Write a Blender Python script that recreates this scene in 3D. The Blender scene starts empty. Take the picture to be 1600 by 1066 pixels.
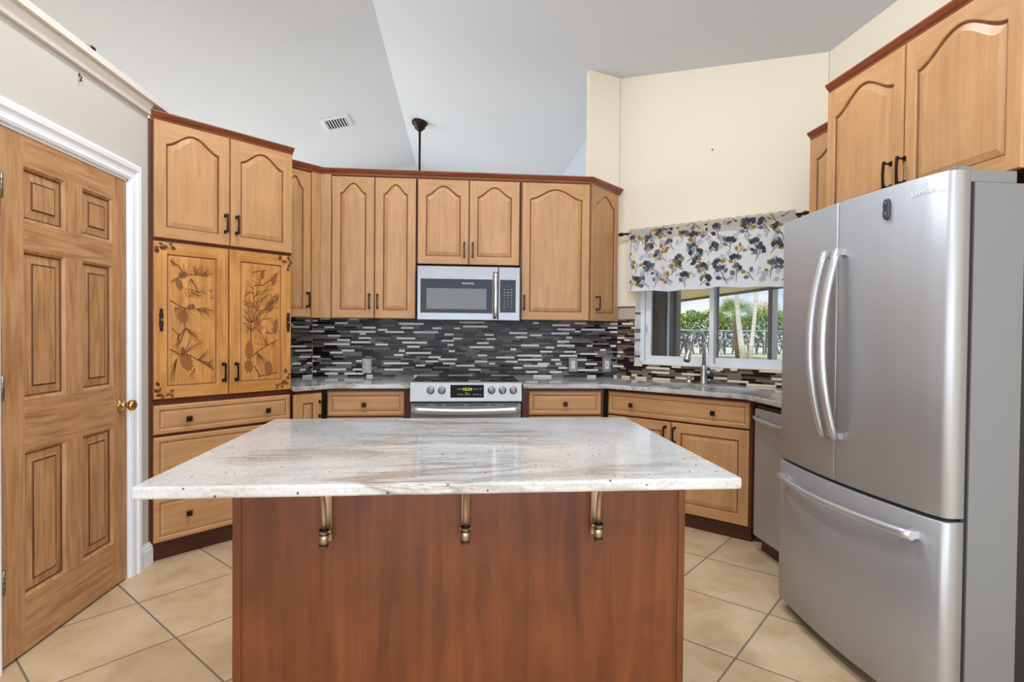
import bpy, bmesh, math, random
from mathutils import Vector, Matrix, Euler
random.seed(7)
S = bpy.context.scene
COL = S.collection
R45 = math.sqrt(.5)

def lin(r, g, b, a=1.0):
    f = lambda c: (c/255/12.92) if c/255 <= .04045 else ((c/255+.055)/1.055)**2.4
    return (f(r), f(g), f(b), a)

# ------------------------------------------------------------------ camera
F_PX, YAW, PITCH, ROLL, CAM_H = 876.24, .0926, -.0161, .00884, 1.2843
_f = Vector((math.sin(YAW)*math.cos(PITCH), math.cos(YAW)*math.cos(PITCH), math.sin(PITCH)))
_r = Vector((math.cos(YAW), -math.sin(YAW), 0)); _u = _r.cross(_f)
_r2 = _r*math.cos(ROLL)+_u*math.sin(ROLL); _u2 = -_r*math.sin(ROLL)+_u*math.cos(ROLL)
cam = bpy.data.objects.new('camera', bpy.data.cameras.new('camera')); COL.objects.link(cam)
cam.data.sensor_width = 36; cam.data.lens = F_PX/1600*36
cam.data.clip_start = .05; cam.data.clip_end = 300
cam.matrix_world = Matrix(((_r2.x, _u2.x, -_f.x, 0), (_r2.y, _u2.y, -_f.y, 0), (_r2.z, _u2.z, -_f.z, CAM_H), (0, 0, 0, 1)))
S.camera = cam
S.view_settings.view_transform = 'Standard'; S.view_settings.look = 'None'
S.view_settings.gamma = 1; S.view_settings.exposure = 0.14
S.cycles.use_denoising = True
S.cycles.max_bounces = 8; S.cycles.diffuse_bounces = 4; S.cycles.glossy_bounces = 4
S.cycles.transparent_max_bounces = 8; S.cycles.transmission_bounces = 4
S.cycles.sample_clamp_indirect = 4.0; S.cycles.blur_glossy = .5
S.cycles.caustics_reflective = False; S.cycles.caustics_refractive = False

# ------------------------------------------------------------------ world: blue sky with cloud banks low down
W = bpy.data.worlds.new('sky'); S.world = W; W.use_nodes = True
nt = W.node_tree; nt.nodes.clear()
def N(t, k, **kw):
    n = t.nodes.new(k)
    for a, v in kw.items(): setattr(n, a, v)
    return n
tc = N(nt, 'ShaderNodeTexCoord'); sep = N(nt, 'ShaderNodeSeparateXYZ')
nt.links.new(tc.outputs['Generated'], sep.inputs[0])
grad = N(nt, 'ShaderNodeValToRGB'); nt.links.new(sep.outputs['Z'], grad.inputs[0])
grad.color_ramp.elements[0].position = 0.0; grad.color_ramp.elements[0].color = (.62, .78, 1, 1)
grad.color_ramp.elements[1].position = .35; grad.color_ramp.elements[1].color = (.20, .42, .85, 1)
mp = N(nt, 'ShaderNodeMapping'); mp.inputs['Scale'].default_value = (3.2, 3.2, 9)
nt.links.new(tc.outputs['Generated'], mp.inputs[0])
no = N(nt, 'ShaderNodeTexNoise'); no.inputs['Scale'].default_value = 1.6; no.inputs['Detail'].default_value = 6
nt.links.new(mp.outputs[0], no.inputs['Vector'])
cr = N(nt, 'ShaderNodeValToRGB'); cr.color_ramp.elements[0].position = .50; cr.color_ramp.elements[1].position = .62
nt.links.new(no.outputs['Fac'], cr.inputs[0])
mx = N(nt, 'ShaderNodeMix', data_type='RGBA'); nt.links.new(cr.outputs[0], mx.inputs[0])
nt.links.new(grad.outputs[0], mx.inputs[6]); mx.inputs[7].default_value = (.95, .97, 1, 1)
bg = N(nt, 'ShaderNodeBackground'); bg.inputs[1].default_value = 1.0
nt.links.new(mx.outputs[2], bg.inputs[0])
wo = N(nt, 'ShaderNodeOutputWorld'); nt.links.new(bg.outputs[0], wo.inputs[0])

def light(name, kind, loc, energy, color=(1, 1, 1), target=None, **kw):
    l = bpy.data.lights.new(name, kind); l.energy = energy; l.color = color
    for a, v in kw.items(): setattr(l, a, v)
    o = bpy.data.objects.new(name, l); COL.objects.link(o); o.location = loc
    if target is not None:
        o.rotation_euler = (Vector(target)-Vector(loc)).to_track_quat('-Z', 'Y').to_euler()
    return o
light('sun', 'SUN', (0, 0, 20), 3.4, (1, .96, .90), target=(6, 11, 0), angle=.02)
# unseen area lights added as fill behind, beside and beyond the kitchen
light('fill_rear', 'AREA', (.2, -3.3, 1.35), 118, (.85, .96, 1.11), target=(.2, 0, 2.2), shape='RECTANGLE', size=4.2, size_y=2.3)
light('fill_great_room', 'AREA', (-5.6, 7.0, 1.5), 170, (.88, .97, 1.06), target=(0, 7.0, 1.9), shape='RECTANGLE', size=4.0, size_y=2.4)
light('fill_far_room', 'AREA', (-1.6, 8.6, 1.3), 38, (.88, .97, 1.06), target=(-1.6, 0, 2.3), shape='RECTANGLE', size=4.6, size_y=2.0)
light('fill_side', 'AREA', (-4.6, -2.0, 1.3), 170, (.88, .97, 1.06), target=(1.5, 1.2, 2.6), shape='RECTANGLE', size=3.4, size_y=2.2)
# unseen fill lamps added under the ceiling, above and behind the viewpoint
CEILING_FILLS = [(-.75, 2.45, 36), (.75, 2.45, 32), (-.8, -.6, 28), (.8, -.6, 28), (0, -1.8, 26)]
for cx, cy, cw in CEILING_FILLS:
    cz = (3.14+.235*(2.393-cx) if cx > -.7 else 3.867-.235*(-.7-cx))-.02
    light('ceiling_fill', 'AREA', (cx, cy, cz), cw, (.90, .97, 1.08), target=(cx, cy, 0), shape='DISK', size=.35)

# ------------------------------------------------------------------ material helpers
MATS = {}
def mat(name, build):
    if name in MATS: return MATS[name]
    m = bpy.data.materials.new(name); m.use_nodes = True
    t = m.node_tree; b = t.nodes['Principled BSDF']
    build(t, b); MATS[name] = m; return m
def plain(name, rgb, rough=.5, metal=0, spec=.5, **kw):
    def f(t, b):
        b.inputs['Base Color'].default_value = lin(*rgb); b.inputs['Roughness'].default_value = rough
        b.inputs['Metallic'].default_value = metal; b.inputs['Specular IOR Level'].default_value = spec
        for k, v in kw.items(): b.inputs[k].default_value = v
    return mat(name, f)
def coords(t, scale=(1, 1, 1), rnd=False, rot=(0, 0, 0)):
    c = N(t, 'ShaderNodeTexCoord'); m = N(t, 'ShaderNodeMapping')
    m.inputs['Scale'].default_value = scale; m.inputs['Rotation'].default_value = rot
    t.links.new(c.outputs['Object'], m.inputs[0])
    if rnd:
        oi = N(t, 'ShaderNodeObjectInfo'); mu = N(t, 'ShaderNodeMath', operation='MULTIPLY'); mu.inputs[1].default_value = 37
        t.links.new(oi.outputs['Random'], mu.inputs[0]); t.links.new(mu.outputs[0], m.inputs['Location'])
    return m.outputs[0]
def noise(t, vec, scale, detail=4, dist=0, rough=.55):
    n = N(t, 'ShaderNodeTexNoise'); n.inputs['Scale'].default_value = scale; n.inputs['Detail'].default_value = detail
    n.inputs['Distortion'].default_value = dist; n.inputs['Roughness'].default_value = rough
    t.links.new(vec, n.inputs['Vector']); return n.outputs['Fac']
def ramp(t, fac, stops):
    r = N(t, 'ShaderNodeValToRGB'); e = r.color_ramp.elements
    while len(e) < len(stops): e.new(.5)
    for i, (p, c) in enumerate(stops): e[i].position = p; e[i].color = c
    t.links.new(fac, r.inputs[0]); return r.outputs[0]
def mixc(t, fac, a, b, mode='MIX'):
    m = N(t, 'ShaderNodeMix', data_type='RGBA', blend_type=mode)
    for i, v in ((0, fac), (6, a), (7, b)):
        if hasattr(v, 'links') or hasattr(v, 'is_linked'): t.links.new(v, m.inputs[i])
        else: m.inputs[i].default_value = v
    return m.outputs[2]
def bump(t, b, h, strength, dist=.002):
    n = N(t, 'ShaderNodeBump'); n.inputs['Strength'].default_value = strength; n.inputs['Distance'].default_value = dist
    t.links.new(h, n.inputs['Height']); t.links.new(n.outputs[0], b.inputs['Normal'])
def math_(t, op, a, bb=None):
    m = N(t, 'ShaderNodeMath', operation=op)
    for i, v in ((0, a), (1, bb)):
        if v is None: continue
        if isinstance(v, (int, float)): m.inputs[i].default_value = v
        else: t.links.new(v, m.inputs[i])
    return m.outputs[0]

def wood(name, dark, mid, light_, horiz=False, grain=1.0, rough=.38, mottle=.5, coat=0):
    def f(t, b):
        s = (1.2, 14, 14) if horiz else (14, 14, 1.2)
        v = coords(t, s, rnd=True)
        g = noise(t, v, 2.2*grain, 8, .6, .62)
        c = ramp(t, g, [(.30, lin(*dark)), (.52, lin(*mid)), (.72, lin(*light_))])
        v2 = coords(t, (1, 1, 1), rnd=True)
        mo = noise(t, v2, 5, 3, .4)
        tone = ramp(t, mo, [(.3, (1-.22*mottle,)*3+(1,)), (.7, (1+.0*mottle,)*3+(1,))])
        c = mixc(t, 1.0, c, tone, 'MULTIPLY')
        t.links.new(c, b.inputs['Base Color']); b.inputs['Roughness'].default_value = rough
        b.inputs['Specular IOR Level'].default_value = .4
        b.inputs['Coat Weight'].default_value = coat; b.inputs['Coat Roughness'].default_value = .15
        bump(t, b, g, .06)
    return mat(name, f)
MAPLE = ((178, 130, 84), (191, 143, 95), (200, 153, 105))
maple_v = wood('maple upright grain', *MAPLE)
maple_h = wood('maple level grain', *MAPLE, horiz=True)
glaze = wood('dark glaze in the mouldings', (104, 60, 34), (124, 76, 44), (140, 90, 54))
carved_v = wood('amber maple upright grain', (172, 112, 52), (200, 140, 74), (214, 156, 92), coat=.2, mottle=1.0)
carved_h = wood('amber maple level grain', (172, 112, 52), (200, 140, 74), (214, 156, 92), horiz=True, coat=.2, mottle=1.0)
burnt = plain('burnt brown carving', (112, 64, 26), .6)
burnt2 = plain('soft brown carving', (146, 90, 40), .6)
pine_v = wood('pine upright grain', (154, 106, 66), (188, 140, 96), (202, 158, 114), grain=1.4, mottle=.6, rough=.45)
pine_h = wood('pine level grain', (154, 106, 66), (188, 140, 96), (202, 158, 114), horiz=True, grain=1.4, mottle=.6, rough=.45)
pine_stain_shade = wood('stained and shaded pine groove', (84, 46, 22), (108, 64, 34), (126, 78, 44))  # groove colour carries stain and painted shade together
cherry = wood('cherry brown face frame', (72, 30, 18), (92, 42, 26), (104, 52, 34), rough=.4)
crownwood = wood('cherry crown', (116, 60, 36), (138, 76, 48), (152, 88, 58), horiz=True, rough=.35)
mahog = wood('mahogany panel', (94, 47, 17), (115, 60, 27), (130, 72, 35), grain=.6, rough=.42, mottle=1.2)
kickw = wood('dark toe kick', (58, 26, 18), (74, 36, 26), (84, 44, 32), horiz=True)

def wall_mat(name, rgb, bs=.25):
    def f(t, b):
        v = coords(t)
        n1 = noise(t, v, 60, 3); n2 = noise(t, v, 1.2, 2)
        c = ramp(t, n2, [(.3, tuple(x*.97 for x in lin(*rgb)[:3])+(1,)), (.7, lin(*rgb))])
        t.links.new(c, b.inputs['Base Color']); b.inputs['Roughness'].default_value = .85
        b.inputs['Specular IOR Level'].default_value = .2
        bump(t, b, n1, bs, .004)
    return mat(name, f)
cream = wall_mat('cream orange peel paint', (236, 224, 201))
cream_shaded = wall_mat('shaded cream paint', (200, 195, 184))  # same cream paint, with the left wall's shade put into the colour
grey_ceiling = wall_mat('grey ceiling paint', (212, 214, 218), .15)
white_trim = plain('white trim paint', (236, 238, 242), .4)
ledge_paint = plain('warm white ledge paint', (222, 214, 204), .6)

def floor_f(t, b):
    c = N(t, 'ShaderNodeTexCoord'); s = N(t, 'ShaderNodeSeparateXYZ'); t.links.new(c.outputs['Object'], s.inputs[0])
    x, y = s.outputs[0], s.outputs[1]
    def cell(v, off):
        q = math_(t, 'DIVIDE', math_(t, 'SUBTRACT', v, off), .4572)
        fl = math_(t, 'FLOOR', q); fr = math_(t, 'FRACT', q)
        e = math_(t, 'MINIMUM', fr, math_(t, 'SUBTRACT', 1.0, fr))
        return fl, e
    p = math_(t, 'MULTIPLY', math_(t, 'SUBTRACT', x, y), R45); q = math_(t, 'MULTIPLY', math_(t, 'ADD', x, y), R45)
    f1, e1 = cell(p, -2.545+.4572*-20); f2, e2 = cell(q, .893-.4572*20)
    e = math_(t, 'MINIMUM', e1, e2)
    g = math_(t, 'LESS_THAN', e, .0085)
    cv = N(t, 'ShaderNodeCombineXYZ'); t.links.new(f1, cv.inputs[0]); t.links.new(f2, cv.inputs[1])
    wn = N(t, 'ShaderNodeTexWhiteNoise', noise_dimensions='3D'); t.links.new(cv.outputs[0], wn.inputs[0])
    off = N(t, 'ShaderNodeVectorMath', operation='ADD'); t.links.new(c.outputs['Object'], off.inputs[0])
    sc = N(t, 'ShaderNodeVectorMath', operation='SCALE'); t.links.new(wn.outputs['Color'], sc.inputs[0]); sc.inputs['Scale'].default_value = 9
    t.links.new(sc.outputs[0], off.inputs[1])
    n = noise(t, off.outputs[0], 5, 7, .5, .65)
    col = ramp(t, n, [(.28, lin(186, 155, 119)), (.5, lin(205, 177, 141)), (.72, lin(216, 192, 159))])
    tone = ramp(t, wn.outputs['Value'], [(0, (.95, .95, .95, 1)), (1, (1.0, 1.0, 1.0, 1))])
    col = mixc(t, 1.0, col, tone, 'MULTIPLY')
    col = mixc(t, g, col, lin(122, 108, 94))
    t.links.new(col, b.inputs['Base Color'])
    rr = math_(t, 'ADD', math_(t, 'MULTIPLY', g, .5), .38); t.links.new(rr, b.inputs['Roughness'])
    b.inputs['Specular IOR Level'].default_value = .4
    h = math_(t, 'MULTIPLY', math_(t, 'MINIMUM', e, .015), 60)
    bump(t, b, h, .4, .003)
floor_tile = mat('beige floor tile laid diagonally', floor_f)

def granite_f(t, b):
    v = coords(t)
    big = noise(t, v, 2.2, 5, .8)
    col = ramp(t, big, [(.32, lin(176, 174, 168)), (.5, lin(194, 194, 191)), (.7, lin(206, 207, 207))])
    def vein(sc, scale, dist, width, rgb, amt, seed):
        m = coords(t, sc, rot=(0, 0, seed))
        n_ = noise(t, m, scale, 6, dist, .6)
        a = math_(t, 'ABSOLUTE', math_(t, 'SUBTRACT', n_, .5))
        k = ramp(t, a, [(0, (amt,)*3+(1,)), (width, (0, 0, 0, 1))])
        return k, lin(*rgb)
    m1 = ramp(t, noise(t, v, 1.5, 2), [(.46, (0, 0, 0, 1)), (.62, (1, 1, 1, 1))])
    m2 = ramp(t, noise(t, coords(t, (1, 1, 1), rot=(0, 0, 1.1)), 1.9, 2), [(.47, (0, 0, 0, 1)), (.60, (1, 1, 1, 1))])
    for args, mk in ((((.7, 3.2, 2), .9, 1.8, .045, (132, 118, 106), .8, .16), m1), (((.8, 4.6, 3), 1.3, 2.4, .026, (98, 90, 88), .75, -.12), m2),
                     (((.8, 3.6, 3), 2.2, 1.5, .05, (160, 142, 126), .6, .25), m1)):
        k, rgb = vein(*args)
        col = mixc(t, mixc(t, 1.0, k, mk, 'MULTIPLY'), col, rgb)
    fine = noise(t, v, 90, 4, 0, .7)
    col = mixc(t, 1.0, col, ramp(t, fine, [(.3, (.80, .79, .78, 1)), (.52, (1, 1, 1, 1))]), 'MULTIPLY')
    vo = N(t, 'ShaderNodeTexVoronoi'); vo.inputs['Scale'].default_value = 42; t.links.new(v, vo.inputs['Vector'])
    d = math_(t, 'LESS_THAN', vo.outputs['Distance'], .16)
    wn = N(t, 'ShaderNodeSeparateColor'); t.links.new(vo.outputs['Color'], wn.inputs[0])
    d = math_(t, 'MULTIPLY', d, math_(t, 'GREATER_THAN', wn.outputs[0], .80))
    col = mixc(t, d, col, lin(96, 78, 78))
    t.links.new(col, b.inputs['Base Color']); b.inputs['Roughness'].default_value = .10
    b.inputs['Specular IOR Level'].default_value = .55
granite = mat('white river granite', granite_f)

def steel_f(rgb, rough, axis, metal=1):
    def f(t, b):
        b.inputs['Metallic'].default_value = metal; b.inputs['Roughness'].default_value = rough
        sc = {'z': (160, 160, 1.5), 'x': (1.5, 160, 160), 'y': (160, 1.5, 160)}[axis]
        n_ = noise(t, coords(t, sc), 2, 3)
        big = noise(t, coords(t, (3, 3, .8)), 1.3, 2)
        c = ramp(t, big, [(.3, tuple(k*.93 for k in lin(*rgb)[:3])+(1,)), (.7, lin(*rgb))])
        t.links.new(c, b.inputs['Base Color'])
        r_ = ramp(t, n_, [(.3, (rough-.05,)*3+(1,)), (.7, (rough+.07,)*3+(1,))]); t.links.new(r_, b.inputs['Roughness'])
        bump(t, b, n_, .02, .001)
    return f
steel_v = mat('brushed steel upright', steel_f((176, 177, 180), .42, 'z', .6))
steel_h = mat('brushed steel level', steel_f((140, 140, 142), .32, 'x', .9))
steel_bright = plain('polished steel', (214, 215, 217), .16, 1)
steel_handle = plain('satin steel handle', (196, 198, 201), .28, .7)
steel_soft = plain('satin stove steel', (160, 160, 161), .3, .75)
nickel = plain('brushed nickel', (186, 186, 184), .28, .8)
case_grey = plain('grey fridge case', (126, 128, 131), .42, .25)
black_plastic = plain('black plastic', (22, 22, 24), .4)
dark_gap = plain('dark gasket', (30, 30, 32), .7)
black_glass = plain('black glass', (14, 14, 16), .06, 0, .22)
smoke_glass = plain('grey screened oven glass', (112, 113, 115), .22, 0, .25)
bronze = plain('dark bronze hardware', (46, 34, 28), .38, .7)
brass = plain('polished brass', (206, 164, 96), .14, 1)
hinge_metal = plain('aged nickel hinge', (150, 142, 122), .35, .9)
antique = plain('antique brass bracket', (176, 156, 132), .32, .9)
antique_dark = plain('darkened brass ring', (52, 40, 32), .45, .6)
white_plastic = plain('white plastic', (232, 232, 230), .35)
plate_metal = plain('pewter wall plate', (150, 142, 132), .4, .5)
print_grey = plain('grey lettering', (150, 152, 155), .5)
print_white = plain('white lettering', (225, 226, 228), .5)
def emis(name, rgb, s):
    def f(t, b):
        b.inputs['Base Color'].default_value = (0, 0, 0, 1)
        b.inputs['Emission Color'].default_value = lin(*rgb); b.inputs['Emission Strength'].default_value = s
    return mat(name, f)
led = emis('green clock digits', (170, 235, 60), 1.4)
grout = plain('grey grout', (112, 106, 100), .8)
TILES = [plain('mosaic black glass', (16, 14, 15), .15, 0, .14), plain('mosaic charcoal', (74, 70, 70), .25, 0, .14), plain('mosaic grey stone', (124, 118, 114), .4, 0, .14),
         plain('mosaic brown grey', (92, 82, 76), .35, 0, .14), plain('mosaic pale glass', (232, 229, 226), .2, 0, .3), plain('mosaic brown emperador', (60, 44, 38), .35, 0, .14)]
TILES_WARM_LIT = [plain('mosaic black glass warm lit', (34, 25, 22), .15, 0, .14), plain('mosaic charcoal warm lit', (112, 96, 84), .35, 0, .14), plain('mosaic grey stone warm lit', (130, 114, 100), .4, 0, .14),  # window-wall copy of the mosaic, warm light put into the tile colours
           plain('mosaic brown grey warm lit', (90, 74, 62), .35, 0, .14), plain('mosaic pale glass warm lit', (238, 222, 198), .2, 0, .3), plain('mosaic emperador warm lit', (72, 57, 48), .35, 0, .14)]
stone_border = plain('taupe stone border', (186, 168, 148), .45)
def glass_f(t, b):
    tr = N(t, 'ShaderNodeBsdfTransparent'); gl = N(t, 'ShaderNodeBsdfGlossy'); gl.inputs['Roughness'].default_value = .02
    tr.inputs[0].default_value = (.97, .985, .98, 1)
    mx_ = N(t, 'ShaderNodeMixShader'); mx_.inputs[0].default_value = .05
    t.links.new(tr.outputs[0], mx_.inputs[1]); t.links.new(gl.outputs[0], mx_.inputs[2])
    t.links.new(mx_.outputs[0], t.nodes['Material Output'].inputs[0])
glass = mat('window glass', glass_f)
def cloth_f(rgb):
    def f(t, b):
        b.inputs['Base Color'].default_value = lin(*rgb); b.inputs['Roughness'].default_value = .9
        b.inputs['Specular IOR Level'].default_value = .1
        tr = N(t, 'ShaderNodeBsdfTranslucent'); tr.inputs[0].default_value = lin(*rgb)
        m_ = N(t, 'ShaderNodeMixShader'); m_.inputs[0].default_value = .5
        t.links.new(b.outputs[0], m_.inputs[1]); t.links.new(tr.outputs[0], m_.inputs[2])
        t.links.new(m_.outputs[0], t.nodes['Material Output'].inputs[0])
    return f
CL = {k: mat('valance '+k, cloth_f(v)) for k, v in dict(white=(250, 250, 252), header_unlit=(222, 212, 194), charcoal=(86, 88, 98), grey=(128, 132, 140), pale=(206, 210, 214), gold=(186, 150, 66), stem=(104, 92, 88)).items()}  # top band: missing window backlight put into a darker tan cloth

# ------------------------------------------------------------------ mesh helpers
class MB:
    def __init__(s): s.v = []; s.f = []; s.m = []; s.sm = []; s.mats = []
    def mi(s, m):
        if m not in s.mats: s.mats.append(m)
        return s.mats.index(m)
    def face(s, pts, m, smooth=False):
        i = len(s.v); s.v += [tuple(p) for p in pts]; s.f.append(list(range(i, i+len(pts)))); s.m.append(s.mi(m)); s.sm.append(smooth)
    def box(s, x0, x1, y0, y1, z0, z1, m):
        i = len(s.v)
        s.v += [(x, y, z) for z in (z0, z1) for y in (y0, y1) for x in (x0, x1)]
        for q in ((0, 2, 3, 1), (4, 5, 7, 6), (0, 1, 5, 4), (2, 6, 7, 3), (0, 4, 6, 2), (1, 3, 7, 5)):
            s.f.append([i+k for k in q]); s.m.append(s.mi(m)); s.sm.append(False)
    def rings(s, rings, m, closed=True, cap0=False, cap1=False, smooth=True):
        mats = m if isinstance(m, list) else [m]*(len(rings)-1)
        base = len(s.v); n = len(rings[0])
        for r in rings: s.v += [tuple(p) for p in r]
        for k in range(len(rings)-1):
            for j in range(n if closed else n-1):
                a = base+k*n+j; b = base+k*n+(j+1) % n
                s.f.append([a, b, b+n, a+n]); s.m.append(s.mi(mats[k])); s.sm.append(smooth)
        if cap0: s.f.append([base+j for j in range(n)][::-1]); s.m.append(s.mi(mats[0])); s.sm.append(False)
        if cap1: s.f.append([base+(len(rings)-1)*n+j for j in range(n)]); s.m.append(s.mi(mats[-1])); s.sm.append(False)
    def tube(s, path, r, m, n=10, cap=True, sx=1.0):
        path = [Vector(p) for p in path]; rings = []
        rad = r if isinstance(r, (list, tuple)) else [r]*len(path)
        up = None
        for i, p in enumerate(path):
            d = (path[min(i+1, len(path)-1)]-path[max(i-1, 0)]).normalized()
            if up is None: up = Vector((0, 0, 1)) if abs(d.z) < .9 else Vector((1, 0, 0))
            a = d.cross(up).normalized(); up = a.cross(d).normalized(); 
            rings.append([p+(a*math.cos(2*math.pi*k/n)*sx+up*math.sin(2*math.pi*k/n))*rad[i] for k in range(n)])
        s.rings(rings, m, cap0=cap, cap1=cap)
    def lathe(s, prof, m, o=(0, 0, 0), ax=(0, 0, 1), n=20):
        ax = Vector(ax).normalized(); a = ax.orthogonal().normalized(); b = ax.cross(a); o = Vector(o)
        s.rings([[o+ax*h+(a*math.cos(2*math.pi*k/n)+b*math.sin(2*math.pi*k/n))*r for k in range(n)] for r, h in prof], m, cap0=True, cap1=True)
    def prism(s, poly, z0, z1, m, m_side=None):
        n = len(poly)
        s.face([(x, y, z1) for x, y in poly], m); s.face([(x, y, z0) for x, y in poly][::-1], m)
        for i in range(n):
            a, b = poly[i], poly[(i+1) % n]
            s.face([(a[0], a[1], z0), (b[0], b[1], z0), (b[0], b[1], z1), (a[0], a[1], z1)], m_side or m)
    def build(s, name, parent=None, weld=False, bevel=0, loc=None):
        me = bpy.data.meshes.new(name); me.from_pydata(s.v, [], s.f)
        for m in s.mats: me.materials.append(m)
        me.polygons.foreach_set('material_index', s.m); me.polygons.foreach_set('use_smooth', s.sm)
        if weld or bevel:
            bm = bmesh.new(); bm.from_mesh(me); bmesh.ops.remove_doubles(bm, verts=bm.verts, dist=1e-5)
            bmesh.ops.recalc_face_normals(bm, faces=bm.faces); bm.to_mesh(me); bm.free()
        me.update()
        o = bpy.data.objects.new(name, me); COL.objects.link(o)
        if parent: o.parent = parent
        if loc: o.location = loc
        if bevel:
            b = o.modifiers.new('bevel', 'BEVEL'); b.width = bevel; b.segments = 2; b.limit_method = 'ANGLE'; b.angle_limit = .7
        return o
def tag(o, label=None, cat=None, group=None, kind=None):
    for k, v in (('label', label), ('category', cat), ('group', group), ('kind', kind)):
        if v: o[k] = v
    return o
def thing(name, loc, rz, label, cat, group=None):
    o = bpy.data.objects.new(name, None); COL.objects.link(o); o.location = loc; o.rotation_euler = (0, 0, math.radians(rz))
    o.empty_display_size = .1
    return tag(o, label, cat, group)
def struct(o): o['kind'] = 'structure'; return o

# ------------------------------------------------------------------ the setting
SL = .235                                            # ceiling slope
def zc(x): return 3.14+SL*(2.393-x) if x > -.7 else 3.867-SL*(-.7-x)
b = MB(); b.face([(-7, -4, 0), (7, -4, 0), (7, 10, 0), (-7, 10, 0)], floor_tile)
b.face([(-7, -4, -.1), (-7, 10, -.1), (7, 10, -.1), (7, -4, -.1)], floor_tile); struct(b.build('floor'))
# vaulted ceiling: two slopes meeting in a ridge that runs away from the viewer; the right slope stops at the outer walls
b = MB()
z = lambda x, y: (x, y, zc(x))
b.face([z(-.7, -4), z(-.7, 9), z(1.43, 9), z(1.43, 4.70), z(1.36, 4.64), z(2.46, 3.54), z(2.46, -4)], grey_ceiling)
b.face([z(-6, -4), z(-6, 9), z(-.7, 9), z(-.7, -4)], grey_ceiling)
b.face([(x, y, h+.25) for x, y, h in (z(2.9, -4), z(2.9, 3.6), z(1.75, 4.75), z(1.75, 9.2), z(-.7, 9.2), z(-.7, -4))], grey_ceiling)
b.face([(x, y, h+.25) for x, y, h in (z(-.7, -4), z(-.7, 9.2), z(-6, 9.2), z(-6, -4))], grey_ceiling)
struct(b.build('ceiling'))
# left wall with the door opening (solid boxes around it)
b = MB()
b.box(-1.81, -1.69, -.2, 2.145, 0, 2.495, cream_shaded); b.box(-1.81, -1.69, 3.055, 3.222, 0, 2.495, cream_shaded)
b.box(-1.81, -1.69, 2.145, 3.055, 2.055, 2.495, cream_shaded); b.box(-1.81, -1.80, 2.145, 3.055, 0, 2.055, cream_shaded)
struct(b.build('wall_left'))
b = MB(); b.box(-1.86, -1.640, -.2, 3.335, 2.497, 2.528, ledge_paint)
b.rings([[(-1.69, y, 2.44), (-1.672, y, 2.44), (-1.660, y, 2.496), (-1.69, y, 2.496)] for y in (-.2, 3.22)], ledge_paint, cap0=True, cap1=True, smooth=False)
struct(b.build('trim_1'))
# back wall (counter-height partition behind the wall cabinets) + the full-height stub at its right end
b = MB(); b.box(-1.17, 1.309, 4.585, 4.675, 0, 2.44, cream); struct(b.build('wall_back'))
b = MB(); b.prism([(1.049, 4.585), (1.309, 4.585), (1.40, 4.675), (1.049, 4.675)], 2.44, 3.50, cream); struct(b.build('wall_back_stub'))
b = MB(); b.prism([(-1.17, 4.585), (-1.17, 4.70), (-2.6, 3.27), (-2.6, 3.155)], 0, 2.44, cream); struct(b.build('wall_corner_left'))
# window wall at 45 degrees, opening u .161..1.36, z 1.035..2.03 ; local frame (u along wall, d into wall)
def wl(u, d): return (1.309+u*R45+d*R45, 4.58-u*R45+d*R45)
def wbox(bm, u0, u1, d0, d1, z0, z1, m):
    bm.prism([wl(u0, d0), wl(u0, d1), wl(u1, d1), wl(u1, d0)][::-1], z0, z1, m)
WO = (.161, 1.375, 1.035, 2.03)
b = MB()
wbox(b, 0, WO[0], .005, .20, 0, 3.55, cream); wbox(b, WO[1], 1.533, .005, .20, 0, 3.55, cream)
wbox(b, WO[0], WO[1], .005, .20, 0, WO[2], cream); wbox(b, WO[0], WO[1], .005, .20, WO[3], 3.55, cream)
struct(b.build('wall_window'))
b = MB(); b.box(2.398, 2.55, -4, 3.497, 0, 3.30, cream); struct(b.build('wall_right'))
b = MB(); b.box(1.352, 1.50, 4.7, 9.0, 0, 3.42, plain('blue grey far wall', (196, 202, 210), .85)); struct(b.build('wall_far_right'))
b = MB(); b.box(-6, 1.5, 8.85, 9.0, 0, 4.1, plain('grey far wall', (198, 200, 203), .85)); struct(b.build('wall_far'))
b = MB(); b.box(-6.1, -2.2, -4.1, -4, 0, 3.2, cream); b.box(2.2, 2.5, -4.1, -4, 0, 3.4, cream); b.box(-2.2, 2.2, -4.1, -4, 2.5, 4.2, cream)
struct(b.build('wall_rear'))
# baseboard between door casing and tall cabinet
b = MB()
for x1, z0, z1 in ((-1.672, 0, .085), (-1.676, .085, .102), (-1.681, .102, .115)): b.box(-1.69, x1, 3.14, 3.235, z0, z1, white_trim)
struct(b.build('baseboard_left'))

# ------------------------------------------------------------------ door in the left wall
D = thing('door_1', (-1.69, 2.24, 0), 90, 'six panel pine door with brass knob in white frame', 'door'); D['kind'] = 'structure'
def door_panel(bm, x0, x1, z0, z1):
    r = lambda i, y: [(x0+i, y, z0+i), (x1-i, y, z0+i), (x1-i, y, z1-i), (x0+i, y, z1-i)]
    bm.rings([r(0, 0), r(.004, .002), r(.012, .010), r(.016, .014)], [pine_v, pine_v, pine_stain_shade], smooth=False)
    bm.rings([r(.016, .014), r(.019, .0145), r(.050, .0105), r(.053, .007)], [pine_stain_shade, pine_v, pine_stain_shade], smooth=False)
    bm.face(r(.056, .007), pine_v)
b = MB(); DW_, DH_ = .782, 2.03
xs = [(0, .110), (.110, .343), (.343, .452), (.452, .672), (.672, DW_)]
zs = [(.012, .225), (.225, .800), (.800, 1.0), (1.0, 1.59), (1.59, 1.70), (1.70, 1.915), (1.915, DH_)]
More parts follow.
